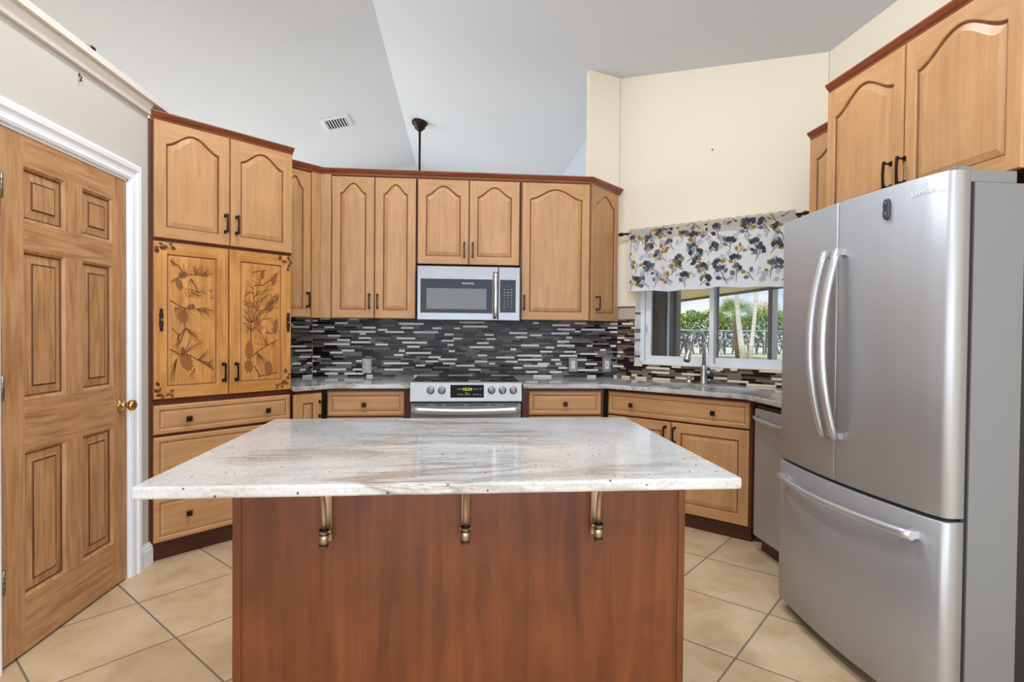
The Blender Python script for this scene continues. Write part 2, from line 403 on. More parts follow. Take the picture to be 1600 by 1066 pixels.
for c in (0, 4): b.face([(xs[c][0], 0, .012), (xs[c][1], 0, .012), (xs[c][1], 0, DH_), (xs[c][0], 0, DH_)], pine_v)
for r_ in (0, 2, 4, 6): b.face([(.110, 0, zs[r_][0]), (.672, 0, zs[r_][0]), (.672, 0, zs[r_][1]), (.110, 0, zs[r_][1])], pine_h)
for r_ in (1, 3, 5):
    b.face([(.343, 0, zs[r_][0]), (.452, 0, zs[r_][0]), (.452, 0, zs[r_][1]), (.343, 0, zs[r_][1])], pine_v)
    for c in (1, 3): door_panel(b, xs[c][0], xs[c][1], *zs[r_])
b.face([(0, .04, .012), (0, .04, DH_), (DW_, .04, DH_), (DW_, .04, .012)], pine_v)
b.face([(0, 0, .012), (0, 0, DH_), (0, .04, DH_), (0, .04, .012)], pine_v); b.face([(DW_, 0, .012), (DW_, .04, .012), (DW_, .04, DH_), (DW_, 0, DH_)], pine_v)
b.face([(0, 0, DH_), (DW_, 0, DH_), (DW_, .04, DH_), (0, .04, DH_)], pine_h); b.face([(0, 0, .012), (0, .04, .012), (DW_, .04, .012), (DW_, 0, .012)], pine_h)
b.build('door_slab', D)
b = MB(); b.lathe([(.002, 0), (.030, .001), (.031, .006), (.024, .010), (.013, .016), (.011, .030), (.014, .036), (.024, .044), (.028, .054), (.026, .064), (.018, .070), (.004, .072)], brass, (.731, 0, .90), (0, -1, 0), 24)
b.build('knob', D)
for zz in (1.81, 1.057, .333):
    b = MB(); b.tube([(-.006, -.006, zz-.046), (-.006, -.006, zz+.046)], .006, hinge_metal, 10)
    b.box(-.004, .012, -.002, .0, zz-.044, zz+.044, hinge_metal)
    for k in (-.02, .0, .02): b.tube([(-.006, -.006, zz+k-.001), (-.006, -.006, zz+k+.001)], .0068, antique_dark, 10)
    b.build('hinge', D)
T = MB()   # casing and jamb
def casing(bm, pts_fn):
    prof = [(0, 0), (0, -.012), (.012, -.017), (.020, -.013), (.045, -.016), (.052, -.024), (.072, -.026), (.085, -.018), (.085, 0)]
    bm.rings([[pts_fn(w, y, e) for w, y in prof] for e in (0, 1)], white_trim, cap0=True, cap1=True, smooth=False)
casing(T, lambda w, y, e: (.800+w, y, 0 if e == 0 else 2.045+w))
casing(T, lambda w, y, e: (-.018-w, y, 0 if e == 0 else 2.045+w))
casing(T, lambda w, y, e: ((-.018-w) if e == 0 else (.800+w), y, 2.045+w))
T.box(.785, .802, .0, .11, 0, 2.05, white_trim); T.box(-.02, -.003, .0, .11, 0, 2.05, white_trim); T.box(-.02, .802, .0, .11, 2.033, 2.05, white_trim)
T.box(.785, .8, .015, .0155, .9, .96, black_plastic)
ft = T.build('trim_2'); ft.matrix_world = Matrix.Translation((-1.69, 2.24, 0)) @ Matrix.Rotation(math.radians(90), 4, 'Z'); struct(ft)
b = MB(); b.tube([(0, 0, .018), (.002, 0, .006), (.010, 0, .002), (.006, 0, -.010), (.002, 0, -.014), (.012, 0, -.016)], .0028, bronze, 6); o = b.build('wall_hook', loc=(-1.687, 2.67, 2.395))
tag(o, 'tiny dark metal hook on the cream wall above the wooden door', 'hook')
b = MB(); b.box(-.012, .0, -.02, .02, 0, .012, steel_bright); b.box(-.010, .003, .004, .03, .004, .016, black_plastic); o = b.build('ledge_clip', loc=(-1.645, 2.68, 2.529))
tag(o, 'small silver clip lying on the white ledge above the wooden door', 'clip')

# ------------------------------------------------------------------ cabinet part builders (local: x right, y into the wall, z up; front at y=0)
def outline(x0, x1, z0, z1, i, arch, n=28):
    a, c = x0+i, x1-i; p = [(a, z0+i), (c, z0+i)]
    if not arch: return p+[(c, z1-i), (a, z1-i)]
    for k in range(n+1):
        t = 1-k/n
        s = (.5-.5*math.cos(2*math.pi*t))**.85
        p.append((a+(c-a)*t, z1-i-arch*(1-s)))
    return p
def cab_door(name, par, x0, x1, z0, z1, arch=.0, st=.058, mv=None, mh=None, gl=None, top=None, flatp=False):
    mv = mv or maple_v; mh = mh or maple_h; gl = gl or glaze
    b = MB(); e = .004; top = top or st
    o = lambda i, y: [(x0+i, y, z0+i), (x1-i, y, z0+i), (x1-i, y, z1-i), (x0+i, y, z1-i)]
    b.rings([o(0, .02), o(0, .005), o(.002, .001), o(e, 0)], [mv, mv, mv], smooth=False, cap0=True)
    ax, cx, az, cz = x0+st, x1-st, z0+st, z1-top
    for q in ([x0+e, ax], [cx, x1-e]): b.face([(q[0], 0, z0+e), (q[1], 0, z0+e), (q[1], 0, z1-e), (q[0], 0, z1-e)], mv)
    b.face([(ax, 0, z0+e), (cx, 0, z0+e), (cx, 0, az), (ax, 0, az)], mh)
    out = outline(ax, cx, az, cz, 0, arch)
    if arch:
        ar = out[2:]
        for k in range(len(ar)-1):
            p, q = ar[k], ar[k+1]; b.face([(q[0], 0, q[1]), (p[0], 0, p[1]), (p[0], 0, z1-e), (q[0], 0, z1-e)], mh)
    else: b.face([(ax, 0, cz), (cx, 0, cz), (cx, 0, z1-e), (ax, 0, z1-e)], mh)
    r = lambda i, y: [(x, y, z) for x, z in outline(ax, cx, az, cz, i, arch)]
    rg = [r(0, 0), r(.003, .004), r(.007, .008), r(.011, .009), r(.030, .0035), r(.034, .002)]
    if flatp: rg = [r(0, 0), r(.003, .004), r(.007, .007), r(.010, .0055), r(.012, .0045), r(.014, .004)]
    b.rings(rg, [mv, gl, gl, mv, mv], smooth=False)
    b.face(rg[-1], mv)
    return b.build(name, par)
def drawer_front(name, par, x0, x1, z0, z1):
    b = MB()
    r = lambda i, y: [(x0+i, y, z0+i), (x1-i, y, z0+i), (x1-i, y, z1-i), (x0+i, y, z1-i)]
    rg = [r(0, .02), r(0, .006), r(.003, .003), r(.008, .0005), r(.024, .0), r(.030, .0045), r(.033, .005), r(.045, .0015), r(.048, .001)]
    b.rings(rg, [maple_h, maple_h, maple_h, maple_h, maple_h, glaze, maple_h, maple_h], smooth=False, cap0=True)
    b.face(rg[-1], maple_h); return b.build(name, par)
def handle(par, x, z, L=.112):
    b = MB(); h = L/2
    for s in (-1, 1):
        b.box(x-.006, x+.006, -.005, 0, z+s*(h-.008)-.010, z+s*(h-.008)+.010, bronze)
        b.tube([(x, -.002, z+s*(h-.008)), (x, -.030, z+s*(h-.008))], .0042, bronze, 8)
    ring = []
    for k in range(9):
        t = -1+k/4; y = -.030-.004*(1-t*t); w = .0048+.002*t*t; zz = z+t*h
        ring.append([(x-w, y, zz), (x+w, y, zz), (x+w, y-.006, zz), (x-w, y-.006, zz)])
    b.rings(ring, bronze, cap0=True, cap1=True, smooth=False)
    return b.build('handle', par)
def knob(par, x, z):
    b = MB(); b.tube([(x, 0, z), (x, -.018, z)], .006, bronze, 10)
    r = lambda h, y: [(x-h, y, z-h), (x+h, y, z-h), (x+h, y, z+h), (x-h, y, z+h)]
    b.rings([r(.011, -.016), r(.0155, -.018), r(.0155, -.022), r(.011, -.026)], bronze, cap0=True, cap1=True, smooth=False)
    return b.build('knob', par)
def carcass(par, x0, x1, y1, z0, z1, name='carcass', m=None, y0=.021):
    b = MB(); b.box(x0, x1, y0, y1, z0, z1, m or cherry); return b.build(name, par)
ARCH = .075

# --- tall pantry cabinet in the left corner
P = thing('pantry_cabinet', (-1.675, 3.205, 0), 45, 'tall maple pantry cabinet with two pine cone carved doors beside the wooden door', 'cabinet')
carcass(P, .004, .826, .60, .095, 2.425)
b = MB(); b.box(.012, .826, .028, .58, 0, .094, kickw); b.build('toe_kick', P)
for x0, x1, hx in ((.024, .424, .397), (.430, .822, .462)):
    d = cab_door('door', P, x0, x1, 1.785, 2.425, ARCH, top=.045); handle(d, hx, 1.912)
for i, (x0, x1, hx, px) in enumerate(((.022, .418, .386, .058), (.424, .816, .459, .794))):
    d = cab_door('carved_door', P, x0, x1, .897, 1.765, 0, st=.064, mv=carved_v, mh=carved_h, gl=plain('amber groove stain', (136, 84, 40), .5), flatp=True); handle(d, hx, 1.030)
    d['label'] = 'amber door carved with pine cones and needles'
    b = MB()   # turned drop pull
    prof = [(-.062, .004), (-.056, .009), (-.046, .007), (-.036, .009), (-.022, .0115), (-.008, .009), (0, .011), (.008, .009), (.022, .0115), (.036, .009), (.046, .007), (.056, .009), (.062, .004)]
    b.rings([[(px-w, -.0005, 1.334+h), (px-w*.7, -.010, 1.334+h), (px+w*.7, -.010, 1.334+h), (px+w, -.0005, 1.334+h)] for h, w in prof], bronze, cap0=True, cap1=True)
    b.tube([(px, 0, 1.334), (px, -.016, 1.334)], .006, hinge_metal, 8); b.build('pull', d)
    c = MB(); rr = random.Random(11+i); yv = .0032
    def lineseg(a, q, w, m, y=yv, w2=None):
        a = Vector(a); q = Vector(q); dd = (q-a); 
        if dd.length < 1e-6: return
        nn = Vector((-dd.y, dd.x)).normalized(); w2 = w if w2 is None else w2
        c.face([(a.x-nn.x*w, y, a.y-nn.y*w), (a.x+nn.x*w, y, a.y+nn.y*w), (q.x+nn.x*w2, y, q.y+nn.y*w2), (q.x-nn.x*w2, y, q.y-nn.y*w2)], m)
    xa, xb, za, zb = x0+.080, x1-.080, .897+.080, 1.765-.080
    ins = lambda p: xa < p[0] < xb and za < p[1] < zb
    def needles(p, ang, n, L, spread):
        for k in range(n):
            a = ang+rr.uniform(-spread, spread); l = L*rr.uniform(.6, 1.1); q = (p[0]+l*math.cos(a), p[1]+l*math.sin(a))
            while not ins(q) and l > .01: l *= .85; q = (p[0]+l*math.cos(a), p[1]+l*math.sin(a))
            if l > .012: lineseg(p, q, .0017, rr.choice([burnt, burnt2, burnt2]), w2=.0006)
    def branch(pts, w=.0036):
        for k in range(len(pts)-1): lineseg(pts[k], pts[k+1], w*(1-.5*k/len(pts)), burnt)
    def cone(cx, cz, w, h, ang=0):
        ca, sa = math.cos(ang), math.sin(ang)
        rows = 8
        c.face([(cx+ca*w*.82*math.cos(t)-sa*h*.9*math.sin(t), .0036, cz+sa*w*.82*math.cos(t)+ca*h*.9*math.sin(t)) for t in [k*math.pi/9 for k in range(18)]], burnt2)
        for r_ in range(rows):
            v = -1+2*(r_+.5)/rows; ww = w*math.sqrt(max(0, 1-v*v*.92)); n_ = max(2, int(ww/.008))
            for k in range(n_):
                u = -ww+2*ww*(k+.5)/n_+(.003 if r_ % 2 else -.003)
                X, Z = cx+ca*u-sa*v*h, cz+sa*u+ca*v*h
                s_ = .0046
                c.face([(X-s_*ca, .0029, Z-s_*sa), (X-sa*-.006, .0029, Z-.006*ca), (X+s_*ca, .0029, Z+s_*sa), (X+sa*-.005, .0029, Z+.004*ca)], burnt)
    def leaf(p, ang, L, w):
        ca, sa = math.cos(ang), math.sin(ang); y = -.0004
        q = [(0, 0), (.3, w), (.65, w*.9), (1, 0), (.65, -w*.9), (.3, -w)]
        c.face([(p[0]+(ca*u*L-sa*v*L), y, p[1]+(sa*u*L+ca*v*L)) for u, v in q], burnt)
    A = lambda u, v: (xa+(xb-xa)*u, za+(zb-za)*v)
    if i == 0:
        branch([A(.02, .80), A(.25, .86), A(.42, .87), A(.60, .875), A(.85, .865)]); branch([A(.0, .97), A(.2, .93), A(.27, .90), A(.26, .84)])
        cone(*A(.28, .865), .026, .020, .2); cone(*A(.20, .79), .020, .032, .35)
        for u in (.3, .55, .62, .7, .8): needles(A(u, .875), 1.2, 9, .07, 1.3)
        needles(A(.1, .93), 2.2, 8, .06, .6); needles(A(.45, .84), -1.2, 8, .06, .7)
        branch([A(.0, .66), A(.12, .635), A(.30, .60), A(.5, .605), A(.78, .575)]); cone(*A(.28, .535), .031, .040, .05); cone(*A(.47, .615), .024, .014, .2)
        for u in (.1, .3, .6, .75): needles(A(u, .60), -.6, 9, .08, .9)
        branch([A(.3, .5), A(.34, .44), A(.2, .38), A(.05, .44)]); branch([A(.34, .44), A(.22, .33), A(.12, .3)]); needles(A(.34, .44), -.7, 10, .13, .35); needles(A(.2, .40), -1.8, 8, .12, .3)
        branch([A(.0, .275), A(.2, .235), A(.45, .22), A(.62, .185), A(.85, .135)]); cone(*A(.36, .175), .036, .060, .32); cone(*A(.28, .255), .012, .024, 0)
        for u, v in ((.62, .185), (.82, .14)): needles(A(u, v), -.3, 11, .11, .5); needles(A(u, v), .7, 6, .12, .4)
        needles(A(.15, .2), -1.9, 16, .17, .25); needles(A(.3, .24), .7, 10, .12, .5); needles(A(.55, .12), -2.0, 6, .09, .2)
        for k in range(26): p = A(rr.uniform(.35, .95), .72+.03*math.sin(k)); needles(p, rr.uniform(0, 3), 2, .04, .3)
        cr_ = ((.048, 1.735), (.070, 1.745), (.045, 1.700), (.105, 1.742), (.050, 1.000-.03), (.045, .935), (.060, .925), (.105, .925))
        for px_, pz_ in cr_:
            for k in range(3): leaf((px_, pz_), rr.uniform(0, 6.28), .030, .30)
    else:
        branch([A(.24, .93), A(.45, .955), A(.6, .96)]); branch([A(.3, .82), A(.55, .83), A(.72, .875), A(.98, .955)]); cone(*A(.52, .92), .014, .026, -.1); cone(*A(.86, .89), .018, .044, -.25)
        needles(A(.75, .87), 1.0, 7, .05, 1.2); needles(A(.45, .83), 1.6, 7, .05, 1.2)
        branch([A(.22, .32), A(.21, .42), A(.16, .5), A(.02, .56)]); 
        for a0 in (1.0, 1.25, 1.5, 1.75, 2.1, .8):
            L = .26; p = A(.21, .42); pts = [p]
            for k in range(5):
                p = (p[0]+L/5*math.cos(a0+rr.uniform(-.25, .25)), p[1]+L/5*math.sin(a0)); 
                if ins(p): pts.append(p)
            branch(pts, .002)
            for q in pts[1:]: needles(q, a0+rr.choice([-.7, .7]), 4, .07, .3)
        cone(*A(.17, .255), .030, .062, .0); cone(*A(.16, .115), .031, .040, .1); cone(*A(.70, .06+.03), .030, .048, .1)
        branch([A(.25, .205), A(.45, .255), A(.7, .305), A(.97, .345)]); needles(A(.66, .30), 2.3, 12, .10, .8); needles(A(.38, .235), -1.3, 14, .14, .6); needles(A(.85, .33), -1.8, 8, .06, .8)
        branch([A(.98, .72), A(.85, .69), A(.7, .64), A(.5, .60), A(.3, .5)]); cone(*A(.73, .645), .026, .036, .1); needles(A(.8, .68), 2.0, 10, .06, .9); cone(*A(.9, .47), .018, .045, -.1)
        branch([A(.4, .02), A(.6, .03), A(.95, .05)]); branch([A(.3, .12), A(.45, .03)])
        for k in range(34): needles(A(rr.uniform(.1, .95), rr.uniform(.38, .78)), rr.uniform(.3, 2.8), 3, .055, .5)
        cr_ = ((.770, 1.735), (.790, 1.740), (.800, 1.715), (.790, 1.690), (.75, 1.745), (.79, 1.02), (.795, .985), (.785, .95), (.76, .93), (.73, .925))
        for px_, pz_ in cr_:
            for k in range(3): leaf((px_, pz_), rr.uniform(0, 6.28), .027, .30)
    c.build('pine_carving', d)
for z0, z1, zk, n in ((.702, .862, .776, 2), (.372, .686, .500, 2), (.104, .350, .237, 2)):
    d = drawer_front('drawer', P, .022, .814, z0, z1)
    knob(d, .194, zk); knob(d, .654, zk)
def crown_run(name, path, z0, zt, over=.035, par=None, hgt=None):
    """moulding swept along a plan path; outward is to the right-hand normal pointing at the viewer"""
    b = MB(); prof = [(.0, 0), (-.004, 0), (-.010, .018), (-.020, .026), (-.030, .040), (-.034, .044), (-.034, .052), (.02, .052)]
    h = zt-z0; rings = []
    n = len(path)
    for i, p in enumerate(path):
        p = Vector(p); d0 = (Vector(path[i])-Vector(path[i-1])).normalized() if i else None
        d1 = (Vector(path[i+1])-Vector(path[i])).normalized() if i < n-1 else None
        nn = lambda d: Vector((-d.y, d.x))
        if d0 is None: m_ = nn(d1)
        elif d1 is None: m_ = nn(d0)
        else: m_ = (nn(d0)+nn(d1)); m_ = m_/(m_.length_squared/2)
        rings.append([(p.x+m_.x*y*over/.034, p.y+m_.y*y*over/.034, z0+k*h/.052) for y, k in prof])
    b.rings(rings, crownwood, cap0=True, cap1=True, smooth=False); return b.build(name, par)
crown_run('crown', [(.012, .02), (.832, .02)], 2.426, 2.470, .03, P)

# --- wall cabinets
BX, BY = 0, 4.24
def upper(label, x0, x1, z0, z1, doors, rz=0, o=(0, BY), depth=.325, handles=()):
    t = thing('wall_cabinet', (o[0], o[1], 0), rz, label, 'cabinet', 'maple wall cabinets')
    carcass(t, x0, x1, depth, z0+.004, z1)
    for (a, c_), hs in zip(doors, handles):
        d = cab_door('door', t, a, c_, z0, z1-.012, ARCH, top=.045)
        handle(d, *hs)
    return t
ZB, ZT = 1.378, 2.432
upper('tall maple wall cabinet with two narrow arched doors left of the microwave', -.950, -.330, ZB, ZT, [(-.944, -.638), (-.632, -.334)], handles=[(-.669, 1.502), (-.610, 1.502)])
upper('short maple wall cabinet directly above the microwave', -.325, .447, 1.788, ZT, [(-.319, .059), (.065, .443)], handles=[(.027, 1.897), (.090, 1.897)])
upper('tall maple wall cabinet with one wide arched door right of the microwave', .452, .995, ZB, ZT, [(.463, .985)], handles=[(.483, 1.508)])
q = thing('wall_cabinet', (-1.014, 4.24, 0), 45, 'narrow maple corner wall cabinet beside the tall pantry cabinet', 'cabinet', 'maple wall cabinets')
b = MB(); b.prism([(-.33, .021), (-.005, .021), (.055, .05), (.055, .09), (-.05, .29), (-.33, .29)], ZB+.004, ZT, cherry); b.build('carcass', q)
d = cab_door('door', q, -.33, -.088, ZB, ZT-.012, ARCH, top=.045, st=.055); handle(d, -.120, 1.502)
b = MB(); b.box(-.080, -.014, .003, .021, ZB, ZT-.004, maple_v); b.build('filler_strip', q)
b = MB(); b.prism([(-.012, .003), (.0415, -.0505), (.055, -.037), (.0, .021)], ZB, ZT-.004, maple_v); b.build('filler_strip', q)
q = thing('wall_cabinet', (.985, 4.24, 0), 45, 'narrow angled maple wall cabinet beside the window, right end of the row', 'cabinet', 'maple wall cabinets')
b = MB(); b.prism([(.018, .021), (.450, .021), (.455, .03), (.235, .235), (.02, .06)], ZB+.004, ZT, cherry); b.build('carcass', q)
d = cab_door('door', q, .040, .446, ZB, ZT-.012, ARCH, top=.045); handle(d, .106, 1.515)
o = crown_run('crown_molding', [(-1.255, 4.012), (-1.014+.0, 4.253), (.990, 4.253), (1.315, 4.578)], 2.428, 2.474, .034)
tag(o, 'long dark red brown crown molding along the top of the back wall cabinets', 'molding')

# --- cabinets on the fridge wall
q = thing('wall_cabinet', (1.77, 2.60, 0), -90, 'maple cabinet with two wide arched doors above the refrigerator', 'cabinet', 'maple wall cabinets')
carcass(q, .004, .97, .60, 1.824, 2.468)
for a, c_, hx in ((.010, .482, .424), (.490, .966, .496)):
    d = cab_door('door', q, a, c_, 1.822, 2.454, ARCH*1.1, top=.05, st=.052); handle(d, hx, 1.945)
crown_run('crown', [(0, .02), (1.0, .02)], 2.455, 2.498, .028, q)
q = thing('wall_cabinet', (2.06, 3.18, 0), -90, 'maple wall cabinet mostly hidden behind the cabinet above the refrigerator', 'cabinet', 'maple wall cabinets')
carcass(q, .004, .575, .325, 1.40, 2.44)
d = cab_door('door', q, .010, .565, 1.395, 2.435, ARCH, top=.05)
crown_run('crown', [(-.01, .02), (.578, .02)], 2.442, 2.486, .028, q)

# --- base cabinets
def kick(par, x0, x1, y0=.05, y1=.5): b = MB(); b.box(x0, x1, y0, y1, 0, .092, kickw); return b.build('toe_kick', par)
q = thing('base_cabinet', (0, 3.96, 0), 0, 'maple base cabinet with single knob drawer left of the stove', 'cabinet', 'maple base cabinets')
carcass(q, -.915, -.343, .60, .092, .884); kick(q, -.915, -.343)
d = drawer_front('drawer', q, -.908, -.384, .692, .862); knob(d, -.658, .772)
d = cab_door('door', q, -.908, -.384, .10, .680); handle(d, -.43, .60)
q = thing('base_cabinet', (0, 3.96, 0), 0, 'maple base cabinet with single knob drawer right of the stove', 'cabinet', 'maple base cabinets')
carcass(q, .446, 1.040, .60, .092, .884); kick(q, .446, 1.040)
d = drawer_front('drawer', q, .493, 1.018, .694, .862); knob(d, .754, .773)
d = cab_door('door', q, .493, 1.018, .10, .680); handle(d, .54, .60)
q = thing('base_cabinet', (-.93, 3.89, 0), 45, 'narrow maple corner base cabinet next to the pantry drawers', 'cabinet', 'maple base cabinets')
b = MB(); b.prism([(-.176, .021), (.010, .021), (.02, .09), (-.176, .50)], .092, .884, cherry); b.build('carcass', q); kick(q, -.176, .0, .06, .2)
d = cab_door('door', q, -.196, .004, .10, .862, 0, st=.06); handle(d, -.016, .755)
q = thing('base_cabinet', (1.0575+.015, 3.9625+.015, 0), -45, 'wide maple sink base cabinet with two knob false drawer under the window', 'cabinet', 'maple base cabinets')
carcass(q, -.015, 1.005, .022, .092, .884, 'face_frame', y0=.0205); b = MB(); b.box(.0, .985, .022, .58, .092, .66, cherry); b.build('carcass', q)
b = MB(); b.box(-.03, 1.0, .03, .5, 0, .092, kickw); b.build('toe_kick', q)
d = drawer_front('drawer', q, .0, .988, .700, .862); knob(d, .191, .778); knob(d, .766, .778)
for a, c_, hx in ((.0, .478, .445), (.484, .988, .511)):
    d = cab_door('door', q, a, c_, .098, .688, 0, st=.062); handle(d, hx, .605)
b = MB(); b.prism([(.992, .001), (1.005, .001), (1.065, .055), (1.065, .12), (.992, .03)], .092, .884, cherry); b.build('corner_stile', q)

# ------------------------------------------------------------------ countertops
def slab(name, poly, z0, z1, hole=None, rad=.006):
    bm = bmesh.new()
    vs = [bm.verts.new((x, y, z1)) for x, y in poly]; f = bm.faces.new(vs)
    es = list(f.edges); bm.normal_update()
    if f.normal.z < 0: f.normal_flip()
    if hole:
        bm.faces.remove(f)
        for h in hole:
            hv = [bm.verts.new((x, y, z1)) for x, y in h]
            for i in range(len(hv)): es.append(bm.edges.new((hv[i], hv[(i+1) % len(hv)])))
        bmesh.ops.triangle_fill(bm, edges=es, use_beauty=True, normal=(0, 0, 1))
    r_ = bmesh.ops.extrude_face_region(bm, geom=list(bm.faces))
    bmesh.ops.translate(bm, verts=[v for v in r_['geom'] if isinstance(v, bmesh.types.BMVert)], vec=(0, 0, z0-z1))
    bmesh.ops.recalc_face_normals(bm, faces=bm.faces)
    me = bpy.data.meshes.new(name); bm.to_mesh(me); bm.free(); me.materials.append(granite)
    o = bpy.data.objects.new(name, me); COL.objects.link(o)
    bv = o.modifiers.new('bevel', 'BEVEL'); bv.width = rad; bv.segments = 3; bv.limit_method = 'ANGLE'; bv.angle_limit = .6
    return o
def arc(cx, cy, r, a0, a1, n=6): return [(cx+r*math.cos(math.radians(a0+(a1-a0)*k/n)), cy+r*math.sin(math.radians(a0+(a1-a0)*k/n))) for k in range(n+1)]
o = slab('countertop', [(-1.072, 3.726), (-.868, 3.93), (-.337, 3.93), (-.337, 4.583), (-1.166, 4.583), (-1.524, 4.226), (-1.0900, 3.7935)], .884, .914)
tag(o, 'short white granite countertop left of the stove', 'countertop')
def su(u, d): return (1.0575+u*R45+d*R45, 3.9625-u*R45+d*R45)
def rrect(u0, u1, d0, d1, r, k=4):
    P_ = arc(u1-r, d1-r, r, 0, 90, k)+arc(u0+r, d1-r, r, 90, 180, k)+arc(u0+r, d0+r, r, 180, 270, k)+arc(u1-r, d0+r, r, 270, 360, k)
    return [su(u, d) for u, d in P_]
BOWLS = [(.205, .600, .165, .455, .06), (.640, .945, .165, .400, .06)]
o = slab('countertop', [(.445, 3.93), (1.058, 3.93), (1.065, 3.926)]+[(1.700, 3.302), (1.722, 3.272), (1.732, 3.24), (1.735, 3.20)]+[(1.735, 2.535), (2.393, 2.535), (2.393, 3.497), (1.309, 4.578), (.445, 4.578)],
         .884, .914, hole=[rrect(*bw[:4], bw[4]) for bw in BOWLS])
tag(o, 'long white granite countertop holding the sink, right of the stove', 'countertop')
K = thing('kitchen_sink', (0, 0, 0), 0, 'stainless double bowl undermount sink set in the granite under the window', 'sink')
for bw in BOWLS:
    b = MB(); top = rrect(bw[0]-.004, bw[1]+.004, bw[2]-.004, bw[3]+.004, bw[4]); bot = rrect(bw[0]+.02, bw[1]-.02, bw[2]+.02, bw[3]-.02, bw[4])
    b.rings([[(x, y, .882) for x, y in top], [(x, y, .72) for x, y in bot]], steel_h, smooth=True); b.face([(x, y, .72) for x, y in bot], steel_h)
    b.build('bowl', K, weld=True)
# faucet
fx, fy = su(.507, .53)
Fc = thing('faucet', (fx, fy, .914), -45, 'brushed nickel gooseneck pull down faucet behind the sink', 'faucet')
b = MB(); b.lathe([(.005, 0), (.030, 0), (.030, .006), (.024, .012), (.0225, .10), (.0225, .128), (.017, .134), (.015, .140)], nickel); b.build('body', Fc)
# the spout arches over the left bowl towards the room
pth = [(0, 0, .13)]
dirv = Vector((-.14, -.99, 0)).normalized(); Rr = .093
for k in range(13):
    a = math.pi*k/12*1.02; h = .300+Rr*math.sin(a)
    pth.append(tuple(dirv*(Rr-Rr*math.cos(a))+Vector((0, 0, h))))
b = MB(); b.tube(pth, .0135, nickel, 14); b.build('spout', Fc)
e0 = Vector(pth[-1]); e1 = e0+Vector((0, 0, -.12))+dirv*.055
b = MB(); b.tube([e0+Vector((0, 0, .004)), e0+(e1-e0)*.5, e1-(e1-e0)*.12, e1], [.0145, .018, .0245, .0235], nickel, 16)
b.tube([e1, e1+(e1-e0)*.02], [.019, .018], black_plastic, 14); b.build('spray_head', Fc)
b = MB(); b.tube([(.015, 0, .085), (.050, 0, .085)], .016, nickel, 14); b.tube([(.046, 0, .088), (.090, -.006, .098), (.135, -.012, .104)], [.011, .008, .006], nickel, 12); b.build('lever', Fc)
sx_, sy_ = su(.385, .560)
So = thing('soap_dispenser', (sx_, sy_, .914), -45, 'low round steel cap on the granite left of the faucet', 'sink cap')
b = MB(); b.lathe([(.004, 0), (.026, 0), (.026, .010), (.018, .016), (.016, .030), (.022, .034), (.021, .042), (.004, .044)], nickel); b.build('cap', So)

# ------------------------------------------------------------------ mosaic backsplash
def mosaic(name, p0, xd, nd, length, z0, z1, tiles, weights, seed, skip=(), label=''):
    """thin strips of random length in staggered rows; p0 plan origin, xd along the wall, nd out of the wall"""
    rr = random.Random(seed); b = MB(); H = .0168; g = .0016; X = Vector((*xd, 0)); Nn = Vector((*nd, 0)); O = Vector((*p0, 0))
    def quad(u0, u1, a, c_, y, m): b.face([O+X*u+Nn*y+Vector((0, 0, zz)) for u, zz in ((u0, a), (u1, a), (u1, c_), (u0, c_))], m)
    def clip(rects, u0, u1, a, c_):
        out = [(u0, u1)]
        for s0, s1, t0, t1 in rects:
            if c_ <= t0 or a >= t1: continue
            nx = []
            for p, q in out:
                if q <= s0 or p >= s1: nx.append((p, q)); continue
                if p < s0: nx.append((p, s0))
                if q > s1: nx.append((s1, q))
            out = nx
        return out
    zz = z0
    while zz < z1-.002:
        zt = min(zz+H, z1); u = -rr.uniform(0, .12); last = -1; rowp = rown if zz > z0 else []; rown = []
        for p, q in clip(skip, 0, length, zz, zt): quad(p, q, zz, zt, .001, grout)
        while u < length:
            w = rr.choice([.05, .075, .10, .10, .15, .15, .20]); k = rr.choices(range(len(tiles)), weights)[0]
            for _ in range(6):   # pale strips stay apart, neighbours differ
                if k == last or (k == 4 and any(min(u+w, q)-max(u, p) > .02 for p, q in rowp)): k = rr.choices(range(len(tiles)), weights)[0]
            if k == 4: rown.append((u, u+w))
            last = k
            for p, q in clip(skip, max(u, 0), min(u+w, length), zz, zt):
                if q-p > .004: quad(p+g/2, q-g/2, zz+g/2, zt-g/2, .003, tiles[k])
            u += w
        zz += H
    o = b.build(name); tag(o, label, 'backsplash'); return o
mosaic('tile_backsplash', (-1.166, 4.584), (1, 0), (0, -1), 2.475, .9145, 1.38, TILES, [26, 17, 22, 9, 30, 6], 3, label='grey and black strip mosaic backsplash behind the stove')
mosaic('tile_backsplash', (-1.60, 4.15), (R45, R45), (R45, -R45), .61, .9145, 1.38, TILES, [26, 17, 22, 9, 30, 6], 5, label='narrow piece of strip mosaic in the corner beside the pantry cabinet')
mosaic('tile_backsplash', (1.309, 4.58), (R45, -R45), (-R45, -R45), 1.53, .9145, 1.395, TILES_WARM_LIT, [24, 17, 20, 10, 30, 8], 9, skip=[(WO[0]-.003, WO[1]+.003, WO[2], 9)], label='strip mosaic tinted brown and cream as if warmly lit, under and beside the window')
